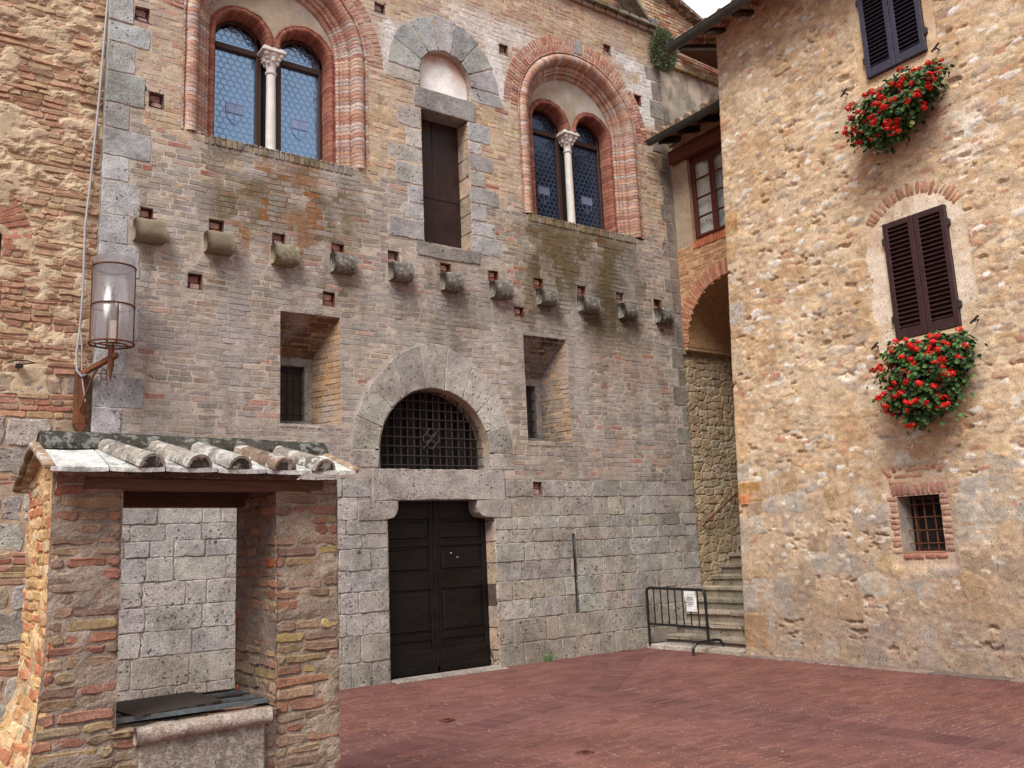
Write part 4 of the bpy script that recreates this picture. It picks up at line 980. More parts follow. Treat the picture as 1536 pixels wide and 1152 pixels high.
    base = np.where(inq[..., None], SQ[np.array([0, 3, 4, 2, 3, 1, 4, 3, 2, 0, 0])[q.astype(int)]], base)
    c = mixc(mcol, 0, isst*0)
    c = c*(1-isst[..., None])+base*isst[..., None]
    blt = fbm(U*5.5, V*6.5, 194, 4); c = mixc(c, mcol, ss(.50, .62, blt)*.55)
    c = c*(1+.30*fine[..., None]*2)*(1+.22*med[..., None]*2)
    # darker, greyer tint towards the foot of the wall, ragged outline
    c = mixc(c, lin((142, 122, 110)), ss(1.7, .2, V+.6*(fbm(U*1.6, V*2, 98)-.5))*.5)
    c = mixc(c, lin((132, 122, 110)), ss(.56, .68, fbm(U*2.1, V*2.6, 99))*.35*ss(3, 1.5, V))
    # plaster surround of the lower shutter
    pc = mixc(np.ones(U.shape+(3,))*lin((230, 213, 190)), lin((212, 186, 156)), ss(.4, .65, fbm(U*5, V*5, 100)))
    c = np.where(inS[..., None], pc, c); H = np.where(inS, .016+.010*med+.007*fine, H); rr_ = np.hypot(U+5.33, V-4.93); rz_ = ss(.52, .60, rr_)*ss(.86, .78, rr_)*ss(5.1, 5.3, V)*(np.abs(U+5.33) < .6); H = H*(1-rz_)+(.006+.008*med)*rz_; c = mixc(c, lin((218, 196, 166)), rz_*.6)
    H = .022+(H-.022)*.52
    c = c*.45+.55*c.mean(-1, keepdims=True)*np.array([1.17, 1.0, .77])*1.0 if False else c*np.array([.985, .995, 1.05])
    nw = ss(.42, .34, np.abs(U+5.70))*ss(.62, .54, np.abs(V-1.74)); H = H*(1-nw)+(.002+.008*med+.006*fine)*nw; c = mixc(c, lin((206, 180, 156)), nw*.7)
    S2 = (np.abs(U+5.26) < .52) & (V > 7.05)
    c = np.where(S2[..., None], mixc(pc, lin((204, 170, 130)), np.full(U.shape, .5)), c); H = np.where(S2, .014+.012*med+.007*fine, H)
    return H, c
b = MB()
zs_ = lines(0, 9.3, .0155, [1.33, 1.98]); ns = 420
Tt = lines(0, 1, 1/ns, [])
# grid follows the leaning corner: u from -edgeY(z) to -1.6 ; extra lines at the window edges
ul = lines(-8.43, -2.0, .0155, [-5.96, -5.44])
U, V = np.meshgrid(ul, zs_)
U = np.where(U < -6.2, -6.2+(U+6.2)*(edgeY(V)-6.2)/(8.43-6.2), U)
Hh, Cc = house_fields(U, V)
Hh = np.where(U < -edgeY(V)+.012, Hh-.012, Hh)
P = HM(U, V, Hh).reshape(-1, 3); nu = len(ul); nv = len(zs_)
cu = (U[:-1, :-1]+U[1:, 1:])/2; cv = (V[:-1, :-1]+V[1:, 1:])/2
j, i = np.nonzero(~sw_h.inside(cu, cv)); o = j*nu+i
b.add(P, np.stack([o, o+1, o+1+nu, o+nu], 1).tolist(), Cc.reshape(-1, 3), 0)
# side wall facing the stairs
x_ = np.arange(HX, 14.0, .05); U, V = np.meshgrid(x_, np.arange(0, 9.3, .05))
Hs = .03*(fbm(U*6, V*9, 140)-.5); P = np.stack([U+.004*V, edgeY(V)+Hs*0+np.where(U > HX+.01, Hs, 0)-.003, V], -1).reshape(-1, 3); nx = len(x_); nv2 = U.shape[0]
jj, ii = np.meshgrid(np.arange(nv2-1), np.arange(nx-1), indexing='ij'); o = (jj*nx+ii).ravel()
cs = mixc(np.ones(U.shape+(3,))*lin((200, 166, 122)), lin((166, 136, 108)), ss(.4, .6, fbm(U*4, V*7, 141)))
b.add(P, np.stack([o, o+nx, o+nx+1, o+1], 1).tolist(), cs.reshape(-1, 3), 0)
# brick arch over the lower shutter, brick surround of the small window
def rr(R, P, D=.02, **k): bricks(b, HM, np.array(R), pick(P, len(R)), D*.62, .05, .004, .003, dj=.0025, **k)
an = np.linspace(math.radians(34), math.radians(142), 22); an = an+rng.normal(0, .01, 22)
HB = mute(pal((186, 132, 108), (176, 116, 94), (196, 146, 120), (168, 108, 90), (190, 150, 124)), .28, (206, 180, 150))
rr([(-5.33+.68*math.cos(a), 4.93+.66*math.sin(a), rng.uniform(.06, .09), .024) for a in an], HB, .030, ang=an)
an2 = np.linspace(.1, 3.0, 24); rr([(-5.33+.80*math.cos(a), 4.93+.79*math.sin(a), .026, .075) for a in an2 if rng.random() < .72], pal((196, 152, 122), (184, 138, 112)), .008, ang=np.array([a for a in an2][:0]) if False else None) if False else None
rr([(-6.02+.062*k+.03, 2.055, .026, .062) for k in range(11)], pal((172, 132, 116), (166, 124, 110), (180, 142, 124)), .022)
rows_ = np.arange(1.36, 2.0, .066)
for s in (-1, 1):
    for k, z in enumerate(rows_):
        w = rng.uniform(.09, .15) if k % 2 else rng.uniform(.15, .24)
        x0 = -5.96 if s < 0 else -5.44
        rr([(x0+s*w/2, z, w/2-.004, .028)], pal((178, 142, 124), (170, 132, 116), (186, 150, 132), (194, 164, 142)), .018)
        if rng.random() < .55: rr([(x0+s*(w+.09+rng.uniform(-.01, .05)), z+rng.normal(0, .004), rng.uniform(.05, .09), .027)], pal((182, 132, 112), (194, 154, 130)), .014)
rr([(-5.90+.135*k, 1.29, .062, .030) for k in range(4)], pal((176, 124, 106), (166, 114, 98)), .02)
an = np.linspace(math.radians(52), math.radians(130), 9); rr([(-5.70+.55*math.cos(a), 1.86+.55*math.sin(a), .075, .026) for a in an], pal((188, 142, 118), (176, 124, 102), (196, 154, 126)), .026, ang=an)
for k in range(10): rr([(-5.7+rng.uniform(-.3, .3), 2.15+.066*(k % 3), rng.uniform(.05, .12), .026)], pal((188, 146, 122), (198, 158, 130)), .006)
d = .26                                                    # reveal of the small window
xw = HX+.004*1.6
for q, c in (([(xw, 5.96, 1.33), (xw+d, 5.94, 1.33), (xw+d, 5.94, 1.98), (xw, 5.96, 1.98)], (168, 156, 146)), ([(xw, 5.44, 1.33), (xw+d, 5.44, 1.33), (xw+d, 5.44, 1.98), (xw, 5.44, 1.98)], (150, 120, 104)),
             ([(xw, 5.96, 1.98), (xw+d, 5.96, 1.98), (xw+d, 5.44, 1.98), (xw, 5.44, 1.98)], (130, 96, 82)), ([(xw-.01, 5.96, 1.33), (xw+d, 5.96, 1.345), (xw+d, 5.44, 1.345), (xw-.01, 5.44, 1.33)], (172, 126, 108))):
    quad(b, q, lin(c), 1)
hw = b.build('wall', [M_rubble, M_mortar], hs, smooth=True)
b = MB(); x = xw+.17
for (y0, y1, z0, z1) in ((5.44, 5.475, 1.345, 1.97), (5.83, 5.865, 1.345, 1.97), (5.475, 5.83, 1.345, 1.38), (5.475, 5.83, 1.935, 1.97)): box(b, x+.02, x+.06, y0, y1, z0, z1)
o = b.build('small_window', M_frame, hs)
b = MB()
for k in range(4):
    y = 5.47+.12*k+.015; tube(b, [(x-.02, y, 1.34), (x-.02, y, 1.975)], .010, n=6)
for k in range(4):
    z = 1.43+.15*k; tube(b, [(x-.03, 5.44, z), (x-.03, 5.94, z)], .008, n=6)
b.build('grille', M_rust, o)
b = MB(); box(b, x+.07, x+.09, 5.4, 6.0, 1.3, 2.0); b.build('dark_backing', M_dark, o)
b = MB(); quad(b, [(xw+d, 5.86, 1.33), (xw+d, 5.95, 1.33), (xw+d, 5.95, 1.98), (xw+d, 5.86, 1.98)], lin((150, 140, 130))); b.build('inner_jamb', M_plaster, o)
# ---- shutters
def shutter(y0, y1, z0, z1, mat, label):
    x = HX+.004*z0-.055; ym = (y0+y1)/2
    fb = MB()
    box(fb, x+.03, x+.06, y0, y1, z0, z1, lin((30, 20, 18)))
    o = fb.build('shutters', M_dark, hs, origin=(x, ym, z0)); o['label'] = label
    for (a, e) in ((y0, ym-.003), (ym+.003, y1)):
        lb = MB(); s = .065
        for (p, q) in ((a, a+s), (e-s, e)): box(lb, x-.012, x+.028, p, q, z0, z1, bev=.006)
        for (p, q) in ((z0, z0+.12), (z1-.075, z1)): box(lb, x-.010, x+.026, a+s, e-s, p, q, bev=.006)
        n = int((z1-z0-.195)/.052); 
        for k in range(n):
            zc = z0+.12+(k+.5)*(z1-z0-.195)/n
            Mr = Matrix.Rotation(math.radians(-40), 3, 'Y')
            bm_box(lb, x+.008, (a+e)/2, zc, .026, (e-a)/2-s+.004, .0045, Mr, (.1, .1, .1), 0, 0, .002)
        lb.build('shutter_leaf', mat, o)
    for y in (y0-.012, y1+.012):
        for z in (z0+.25, z1-.22):
            hb_ = MB(); box(hb_, x-.002, x+.06, y-.02, y+.02, z-.035, z+.035, bev=.004); lathe(hb_, (x+.005, y, z-.045), [(.012, 0), (.012, .09)], n=8); hb_.build('hinge', M_iron, o)
M_shut2 = simple('shutter_paint_sky_sheen', (.028, .022, .050), .28, .12, 16, .1, spec=.8)  # blue sky reflection on the upper shutters, painted into the base colour
shutter(4.91, 5.69, 3.82, 5.26, M_shut, 'dark brown louvred shutters in the pale plaster surround')
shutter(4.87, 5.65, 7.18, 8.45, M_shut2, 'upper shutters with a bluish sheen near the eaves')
for (y, z) in ((5.96, 7.13), (4.74, 7.13), (5.95, 3.80), (4.73, 3.84)):
    b = MB(); x = HX+.004*z; tube(b, [(x+.02, y, z), (x-.10, y, z), (x-.10, y+.0, z-.03)], .010, n=6); tube(b, [(x-.10, y-.05, z+.035), (x-.10, y, z), (x-.10, y+.05, z-.035)], .012, n=6)
    b.build('shutter_hook', M_iron, hs)
b = MB(); bm_box(b, HX-.02, 5.3, 3.765, .05, .42, .03, None, lin((206, 180, 150)), 0, .003, .008); b.build('window_ledge', M_plaster, hs)
# ---- house roof: gutter, rafters, terracotta boards, tile edge
rz = lambda x: 8.98+(x-9.38)*.32
b = MB(); quad(b, [(9.38, 8.42, rz(9.38)), (9.38, 1.5, rz(9.38)), (14, 1.5, rz(14)), (14, 8.42, rz(14))], lin((176, 112, 76)))
for k in range(26):
    y = 8.3-k*.27; tube(b, [(9.37, y, rz(9.36)+.0), (13.9, y, rz(13.9)+.0)], [.07, .07], lin((150, 112, 88)), 0, 10)
for k in range(26): 
    y = 8.165-k*.27; quad(b, [(9.36, y+.1, rz(9.36)+.01), (9.36, y-.1, rz(9.36)+.01), (14, y-.1, rz(14)+.01), (14, y+.1, rz(14)+.01)], lin((160, 122, 96)))
ro = b.build('roof', M_tile, hs, smooth=False)
for k in range(13):
    y = 8.34-k*.52; b = MB(); obox(b, (9.44, y, rz(9.44)-.07), (10.4, y, rz(10.4)-.07), .10, .12, bev=.008); b.build('rafter', M_wood, ro)
b = MB()
pts = [(9.33, 8.47, 8.915), (9.33, 1.5, 8.885)]
for i in range(9):
    a0 = math.pi+math.pi*i/8
n = 9; vs = []
for (x, y, z) in pts:
    for i in range(n):
        a = math.pi+math.pi*i/(n-1); vs.append((x+.085*math.cos(a), y, z+.085*math.sin(a)))
    for i in range(n):
        a = 2*math.pi-math.pi*i/(n-1); vs.append((x+.075*math.cos(a), y, z+.005+.075*math.sin(a)))
m = 2*n; b.add(vs, [(i, m+i, m+(i+1) % m, (i+1) % m) for i in range(m)]+[tuple(range(m)), tuple(range(2*m-1, m-1, -1))])
quad(b, [(9.33+.08*math.cos(math.pi+math.pi*i/12), 8.472, 8.915+.08*math.sin(math.pi+math.pi*i/12)) for i in range(13)], (.1, .1, .1))
tube(b, [(9.245, 8.47, 8.92), (9.245, 1.5, 8.89)], .011, n=6); b.build('gutter', M_gutter, hs)
# house number tile
b = MB(); M = HM; bm_box(b, HX+.008-.03, 8.20, 2.10, .02, .065, .07, None, lin((214, 140, 96)), 0, .001, .008)
o = b.build('number_tile', M_plaster, None, origin=(HX-.02, 8.2, 2.10)); tag(o, 'small orange terracotta number tile on the yellow corner stone of the rubble house', 'plaque')
def text(name, s, loc, rot, size, mat, parent):
    cu_ = bpy.data.curves.new(name, 'FONT'); cu_.body = s; cu_.size = size; cu_.align_x = 'CENTER'; cu_.align_y = 'CENTER'; cu_.extrude = .001
    t = bpy.data.objects.new(name, cu_); COL.objects.link(t); dg = bpy.context.evaluated_depsgraph_get(); dg.update()
    me = bpy.data.meshes.new_from_object(t.evaluated_get(dg)); bpy.data.objects.remove(t); ob = bpy.data.objects.new(name, me); COL.objects.link(ob)
    me.materials.append(mat); ob.location = Vector(loc)-(parent.location if parent else Vector()); ob.rotation_euler = rot; ob.parent = parent; return ob
text('numeral', '1', (HX-.044, 8.20, 2.10), (math.pi/2, 0, -math.pi/2), .10, simple('number_red', (.45, .13, .06), .7), o)
# ================================================================== PASSAGE BUILDING (arch, window, little roof)
ps = thing('passage_building', (11.2, 9.3, 0), 'narrow brick infill with a red framed window over the arched stair passage', 'building')
PX = 11.10
b = MB(); PM = planeX(PX)
arc = Ar(-9.18, 4.82, 1.02, 4.8); wn = Rc(-9.90, -8.96, 6.58, 8.10)
BRW = pal((192, 150, 116), (184, 140, 108), (200, 162, 126), (178, 130, 102), (190, 154, 122))
Rk = courses(-10.27, -8.1, 4.82, 8.45, .069, .26, .010, [arc, Ar(-9.18, 4.82, 1.30, 4.8), wn, Rc(-10.27, -9.90, 6.55, 8.5), Rc(-9.92, -8.1, 6.44, 6.6), Rc(-10.3, -8, 8.08, 8.5)], .06, .1)
bricks(b, PM, Rk, pick(BRW, len(Rk)), 0, .02)
sheet(b, PM, lines(-10.27, -8.1, .05, [-9.90, -8.96]), lines(4.8, 8.6, .05, [6.58, 8.10]), lambda U, V: -.006+.004*fbm(U*8, V*8, 150), lambda U, V: np.ones(U.shape+(3,))*lin((204, 168, 128)), [arc, wn, Rc(-10.27, -9.90, 6.55, 8.5)], mat=1)
ring(b, PM, -9.18, 4.82, 1.02, 1.29, 0, math.pi, pal((184, 132, 106), (176, 122, 98), (192, 144, 116)), .064, .01)
for i in range(24):
    a0, a1 = math.pi*i/24, math.pi*(i+1)/24
    quad(b, [(PX, 9.18+1.022*math.cos(a0), 4.82+1.022*math.sin(a0)), (PX+3.5, 9.18+1.022*math.cos(a0), 4.82+1.022*math.sin(a0)), (PX+3.5, 9.18+1.022*math.cos(a1), 4.82+1.022*math.sin(a1)), (PX, 9.18+1.022*math.cos(a1), 4.82+1.022*math.sin(a1))], lin((176, 140, 104)), 2)
n = 16; Rs = np.stack([-9.90+(np.arange(n)+.5)*.068, np.full(n, 6.52), np.full(n, .029), np.full(n, .065)], 1); bricks(b, PM, Rs, pick(pal((196, 122, 92), (186, 112, 84), (204, 136, 102)), n), .015, .05)
quad(b, [(PX-.014, 9.90, 6.585), (PX+.2, 9.90, 6.60), (PX+.2, 8.7, 6.60), (PX-.014, 8.7, 6.585)], lin((186, 120, 92)), 0)
# plastered jamb strip between the grey corner stones and the window
quad(b, [(PX+.02, 10.268, 6.5), (PX+.02, 9.90, 6.5), (PX+.02, 9.90, 8.45), (PX+.02, 10.268, 8.45)], lin((178, 160, 140)), 2)
quad(b, [(PX+.02, 9.90, 6.58), (PX+.2, 9.90, 6.58), (PX+.2, 9.90, 8.1), (PX+.02, 9.90, 8.1)], lin((190, 168, 140)), 2)
# rough stone wall of the passage
u_ = np.arange(PX-.09, 14.6, .02); v_ = np.arange(0, 6.0, .02)
def pw(U, V):
    wob = .05*(fbm(U*4, V*4, 160)-.5)
    f1, e, ix, iy = voro((U+wob)/.21, (V+wob)/.135, 161, .75, .55); r = _h(ix, iy, 163); k = _h(ix, iy, 164); fn = fbm(U*14, V*14, 165)-.5
    H = .012*r+.014*ss(0, .2, e)-.012*ss(.08, 0, e)+.022*fn
    S = np.array([lin(c) for c in ((172, 154, 128), (164, 146, 120), (180, 162, 136), (156, 140, 116), (168, 150, 126), (178, 164, 144), (164, 140, 116))])
    c = S[(k*7).astype(int) % 7]; c = mixc(c, lin((168, 148, 118)), ss(.10, .02, e)*.7); c = c*(1+.45*fn[..., None]); return H, c
PWM = planeY(FY+.05)
sheet(b, PWM, u_, v_, lambda U, V: pw(U, V)[0], lambda U, V: pw(U, V)[1], mat=2)
box(b, PX+.0, 14.5, FY-.06, FY+.1, 4.76, 4.84, lin((178, 150, 116)), 2, 0, .01)
quad(b, [(14.4, 8.0, 0), (14.4, 10.5, 0), (14.4, 10.5, 6.2), (14.4, 8.0, 6.2)], lin((150, 120, 90)), 2)
b.build('wall', [M_brick, M_mortar, M_rubble], ps)
b = MB(); x = PX+.09
for (y0, y1, z0, z1) in ((9.85, 9.90, 6.6, 8.1), (8.97, 9.02, 6.6, 8.1), (9.02, 9.85, 6.6, 6.66), (9.02, 9.85, 8.03, 8.1)): box(b, x, x+.06, y0, y1, z0, z1, bev=.006)
for (a, e) in ((9.435, 9.85), (9.02, 9.425)):
    for (p, q) in ((a, a+.045), (e-.045, e)): box(b, x-.015, x+.03, p, q, 6.66, 8.03, bev=.005)
    for z in (6.66, 7.0, 7.34, 7.68, 7.985): box(b, x-.01, x+.028, a+.045, e-.045, z, z+(.045 if z in (6.66, 7.985) else .028), bev=.004)
o = b.build('window', M_redwood, ps)
b = MB(); quad(b, [(x+.012, 9.85, 6.66), (x+.012, 9.02, 6.66), (x+.012, 9.02, 8.03), (x+.012, 9.85, 8.03)], (.5, .5, .5)); b.build('pane', M_clear, o)
b = MB(); ys = np.linspace(8.72, 9.90, 90); xs = x+.09+.018*np.sin(ys*75+2*np.sin(ys*9))+.01*np.sin(ys*31)
vs = [(xx, yy, z) for xx, yy in zip(xs, ys) for z in (6.6, 8.1)]; b.add(vs, [(2*i, 2*i+2, 2*i+3, 2*i+1) for i in range(89)]); b.build('curtain', M_curtain, o, smooth=True)
b = MB(); box(b, x+.2, x+.22, 8.6, 10, 6.5, 8.2); b.build('dark_backing', M_dark, o)
b = MB(); box(b, PX-.10, PX+.12, 8.2, 10.22, 8.10, 8.34, bev=.015); b.build('lintel_beam', simple('lintel_wood', (.12, .035, .020), .6, .3, 8, .4, stretch=(1, .15, 1)), ps)
b = MB(); pz = lambda q: 8.41+(q-10.55)*.30
quad(b, [(10.55, 10.14, pz(10.55)), (10.55, 8.0, pz(10.55)), (12.6, 8.0, pz(12.6)), (12.6, 10.9, pz(12.6)), (11.06, 10.9, pz(11.06)), (11.06, 10.14, pz(11.06))], lin((120, 84, 62)))
for k in range(12):
    y = 10.06-k*.19; tube(b, [(10.53, y, pz(10.53)+.07), (12.5, y+.0, pz(12.5)+.07)], [.075, .065], pick(pal((158, 130, 104), (146, 112, 88), (168, 146, 120)), 1)[0], 0, 10)
ro = b.build('roof', M_tile, ps)
for k in range(5):
    y = 10.0-k*.45; b = MB(); obox(b, (10.6, y, pz(10.6)-.06), (11.1, y, pz(11.1)-.06), .08, .10); b.build('rafter', M_wood, ro)
b = MB(); vs = []; n = 9
for (x, y, z) in ((10.5, 10.16, 8.385), (10.5, 7.9, 8.37)):
    for i in range(n):
        a = math.pi+math.pi*i/(n-1); vs.append((x+.075*math.cos(a), y, z+.075*math.sin(a)))
    for i in range(n):
        a = 2*math.pi-math.pi*i/(n-1); vs.append((x+.066*math.cos(a), y, z+.004+.066*math.sin(a)))
m = 2*n; b.add(vs, [(i, m+i, m+(i+1) % m, (i+1) % m) for i in range(m)]+[tuple(range(m)), tuple(range(2*m-1, m-1, -1))])
quad(b, [(10.5+.07*math.cos(math.pi+math.pi*i/12), 10.163, 8.385+.07*math.sin(math.pi+math.pi*i/12)) for i in range(13)], (.1, .1, .1))
tube(b, [(10.425, 10.16, 8.39), (10.425, 7.9, 8.375)], .010, n=6); b.build('gutter', M_gutter, ps)
# ================================================================== BUILDING BEHIND (plaster, brick gable)
bk = thing('plastered_building', (12.5, 11.0, 7), 'stained grey plaster wall under a brick gable, behind the narrow passage roof', 'building')
b = MB(); BY = 10.95; BM = planeY(BY)
def bpc(U, V):
    c = np.ones(U.shape+(3,))*lin((200, 186, 168)); n = fbm(U*2.5, V*2.5, 170); c = mixc(c, lin((160, 154, 146)), ss(.42, .62, n)*.8)
    return mixc(c, lin((92, 90, 84)), ss(.5, .64, fbm(U*6, V*3, 171))*.55)
sheet(b, BM, np.arange(11.0, 15.5, .06), np.arange(7.8, 10.8, .06), lambda U, V: .012*fbm(U*6, V*6, 172), bpc, mat=1)
topz = lambda u: 12.12-.36*(u-12.0)
Rk = courses(11.0, 15.5, 10.72, 12.9, .07, .26, .010, [Fn(lambda v: [(12.0+(12.12-v)/.36, 40)])], .06, .1); bricks(b, planeY(BY-.0), Rk, pick(np.concatenate([UPP, RED[:3]]), len(Rk)))
quad(b, [(11, BY+.02, 10.4), (15.5, BY+.02, 10.4), (15.5, BY+.02, topz(15.5)), (11, BY+.02, topz(11))], lin((196, 170, 144)), 2)
n = 20; Rk = np.stack([np.linspace(11.1, 15.3, n), np.full(n, 10.66), np.full(n, .10), np.full(n, .045)], 1); bricks(b, BM, Rk, pick(pal((150, 128, 96), (136, 118, 92)), n), .10, .02)
b.build('wall', [M_brick, M_plaster, M_mortar], bk)
b = MB(); obox(b, (10.9, BY-.05, topz(10.9)+.05), (15.6, BY-.05, topz(15.6)+.05), .32, .07, lin((120, 104, 88))); b.build('verge', M_tile, bk)
b = MB(); obox(b, (12.25, BY-.30, 11.05), (15.2, BY-.30, 10.93), .5, .05, lin((60, 54, 50))); b.build('canopy', M_oldwood, bk)
# ================================================================== STAIRS
stt = thing('stone_staircase', (10.4, 9.3, 0), 'worn stone steps climbing under the arch behind the black barrier', 'stairs')
STC = pal((152, 142, 125), (145, 136, 121), (160, 150, 133))
b = MB(); y = 8.46
while y < 10.22:
    L = rng.uniform(.5, .9); e = min(10.24, y+L); e = 10.24 if 10.24-e < .25 else e
    bm_box(b, 9.86, (y+e)/2, .03, .16, (e-y)/2-.004, .045, None, pick(pal((186, 178, 166),), 1)[0], 0, .003, .012); y = e
b.build('bottom_slab', M_trav, stt)
for k in range(1, 12):
    b = MB(); x0 = 9.90+.232*k; z1 = .168*k; yA = 8.46 if x0 < 13 else 8.46
    yB = 10.245 if x0 < 11.0 else 10.27; y = yA; yA_ = y
    while y < yB-.02:
        L = rng.uniform(.45, .95); e = min(yB, y+L); e = yB if yB-e < .2 else e
        cc_ = pick(STC, 1)[0]; bm_box(b, x0+.28, (y+e)/2, z1-.12, .25, (e-y)/2-.002, .08, None, cc_*.86, 0, .003, .006); bm_box(b, x0+.22, (y+e)/2, z1-.03, .225, (e-y)/2-.003, .032, None, cc_*1.08, 0, .004, .012, 2); y = e  # shading painted in: risers darkened, tread slabs lightened
    b.build('step', M_trav, stt)
b = MB(); tube(b, [(11.20, 10.20, 1.87), (11.58, 10.20, 2.09), (12.6, 10.20, 2.68)], .022, n=8); tube(b, [(11.22, 10.30, 1.80), (11.22, 10.20, 1.88)], .012, n=6); tube(b, [(12.2, 10.32, 2.36), (12.2, 10.20, 2.44)], .012, n=6)
tag(b.build('handrail', M_rust, origin=(11.2, 10.2, 1.87)), 'thin rusty handrail rising on the rough stone wall above the steps', 'handrail')
# ================================================================== BARRIER
br = thing('crowd_barrier', (9.78, 9.6, 0), 'black tubular steel barrier standing across the foot of the steps', 'barrier')
bx = 9.70; yl, yr = 10.16, 8.98
b = MB(); c = .07
tube(b, [(bx, yl, .06), (bx, yl, .90-c)]+[(bx, yl-c+c*math.cos(t), .90-c+c*math.sin(t)) for t in np.linspace(.2, 1.57, 5)]+[(bx, yr+c-c*math.sin(t), .88-c+c*math.cos(t)) for t in np.linspace(0, 1.4, 5)]+[(bx, yr, .80), (bx, yr, .14)], .021, n=10)
b.build('frame', M_blackpaint, br)
b = MB(); tube(b, [(bx, yl, .37), (bx, yr, .36)], .017, n=8); b.build('lower_rail', M_blackpaint, br)
for k in range(7):
    y = yl+(yr-yl)*(k+1)/8; b = MB(); tube(b, [(bx, y, .37), (bx, y, .89)], .010, n=8); b.build('bar', M_blackpaint, br)
for y, s in ((yr-.0, 1),):
    b = MB(); tube(b, [(bx-.36, y-.03, .035), (bx-.35, y-.03, .11)]+[(bx-.30, y-.03, .165), (bx-.22, y-.02, .18), (bx+.18, y+.02, .18), (bx+.26, y+.02, .165)]+[(bx+.31, y+.02, .11), (bx+.32, y+.02, .035)], .020, n=10); b.build('foot', M_blackpaint, br)
b = MB(); tube(b, [(bx-.02, yl, .07), (bx+.3, yl, .07)], .018, n=8); b.build('foot', M_blackpaint, br)
b = MB(); n = 9; vs = []
for i in range(n):
    t = i/(n-1); z = .865-.285*t
    for j, y in enumerate((9.345, 9.24, 9.135)):
        vs.append((bx-.026-.010*math.sin(t*7+j)-.006*(j == 1), y+.008*math.sin(t*5)-.012*t, z))
b.add(vs, [(i*3+j, i*3+j+1, (i+1)*3+j+1, (i+1)*3+j) for i in range(n-1) for j in range(2)])
pn = tag(b.build('paper_notice', M_paper, origin=(bx, 9.24, .7)), 'white sheet of paper taped to the bars of the black barrier', 'notice')
b = MB()
for (z, w) in ((.775, .05), (.752, .065), (.700, .075), (.678, .04)):
    x = -w
    while x < w:
        L = rng.uniform(.008, .02); box(b, bx-.052, bx-.050, 9.232-x-L, 9.232-x, z-.004, z+.006+rng.uniform(0, .004)); x += L+.007
b.build('handwriting', M_ink, pn)
# ================================================================== WELL
wl = thing('roofed_well', (1.45, 5.1, 0), 'old brick well with two pillars, stone trough front and small tiled roof', 'well')
WB = pal((146, 118, 98), (138, 114, 98), (154, 128, 104), (152, 98, 80), (156, 134, 98), (136, 110, 96), (146, 122, 100), (156, 138, 112), (144, 98, 82), (128, 106, 92), (150, 110, 88), (138, 120, 106), (158, 108, 86))
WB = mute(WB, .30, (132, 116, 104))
WB_LIT = pal((190, 158, 112), (196, 150, 108), (190, 130, 96), (206, 176, 132), (180, 124, 92), (200, 166, 118), (190, 178, 152))
def wmc(base, alt, s):
    def f(U, V): return mixc(mixc(np.ones(U.shape+(3,))*lin(base), lin(alt), fbm(U*4, V*4, s)), lin((120, 108, 98)), ss(.45, .7, fbm(U*7, V*7, s+2))*.5)
    return f
def flare(z): return .30*np.clip((1.28-np.asarray(z, float))/1.28, 0, 1)**1.6
WY, WYB = 4.80, 5.46
def masonry_panel(b, M, u0, u1, v0, v1, P, mc, uf=None, amp=.012, off=-.0090, seed=0, pit=.060, L=.25):
    Rk = courses(u0, u1, v0, v1, pit, L, .012, (), .15, .3, uf=uf, half=.3, wav=.010); bricks(b, M, Rk, pick(P, len(Rk), .11), 0, .03, .0034, .006, dj=.0032, chip=.4)
    u = np.arange(u0-(.3 if uf else 0), u1+.001, .012); u = u0+(u1-u0)*np.linspace(0, 1, max(3, int((u1-u0)/.014)))
    v = np.linspace(v0, v1, int((v1-v0)/.014))
    sheet(b, M, u, v, lambda U, V: off+amp*ss(.45, .75, fbm(U*7, V*9, seed))+.007*(fbm(U*32, V*32, seed+1)-.5), mc, mat=1)
fm = planeY(WY)
def flm(u, v, d):                       # left pillar front widening to the left as it goes down
    u = np.asarray(u, float); t = np.clip((1.02-u)/.31, 0, 1); return np.stack([u-t*flare(v)*.55, WY-np.asarray(d)-.02*np.clip(.9-np.asarray(v), 0, 1), v], -1)
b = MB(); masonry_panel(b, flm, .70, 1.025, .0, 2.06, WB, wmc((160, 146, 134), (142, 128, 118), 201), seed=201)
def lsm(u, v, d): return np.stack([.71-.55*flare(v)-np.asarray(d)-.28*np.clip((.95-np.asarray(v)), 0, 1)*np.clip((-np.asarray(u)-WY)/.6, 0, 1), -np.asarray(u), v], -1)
masonry_panel(b, lsm, -(WYB+.22), -WY-.002, .0, 2.10, WB_LIT, wmc((214, 180, 130), (206, 176, 142), 211), amp=.020, off=-.010, seed=211)  # warm side light on this flank is put into its brick and mortar colours
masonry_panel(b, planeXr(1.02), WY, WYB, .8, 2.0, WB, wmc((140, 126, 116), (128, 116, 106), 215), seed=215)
for z0 in (0,): quad(b, [(.715, WYB+.2, 0), (1.02, WYB+.0, 0), (1.02, WYB+.0, 2.05), (.715, WYB+.2, 2.05)][::-1], lin((150, 130, 110)), 1)
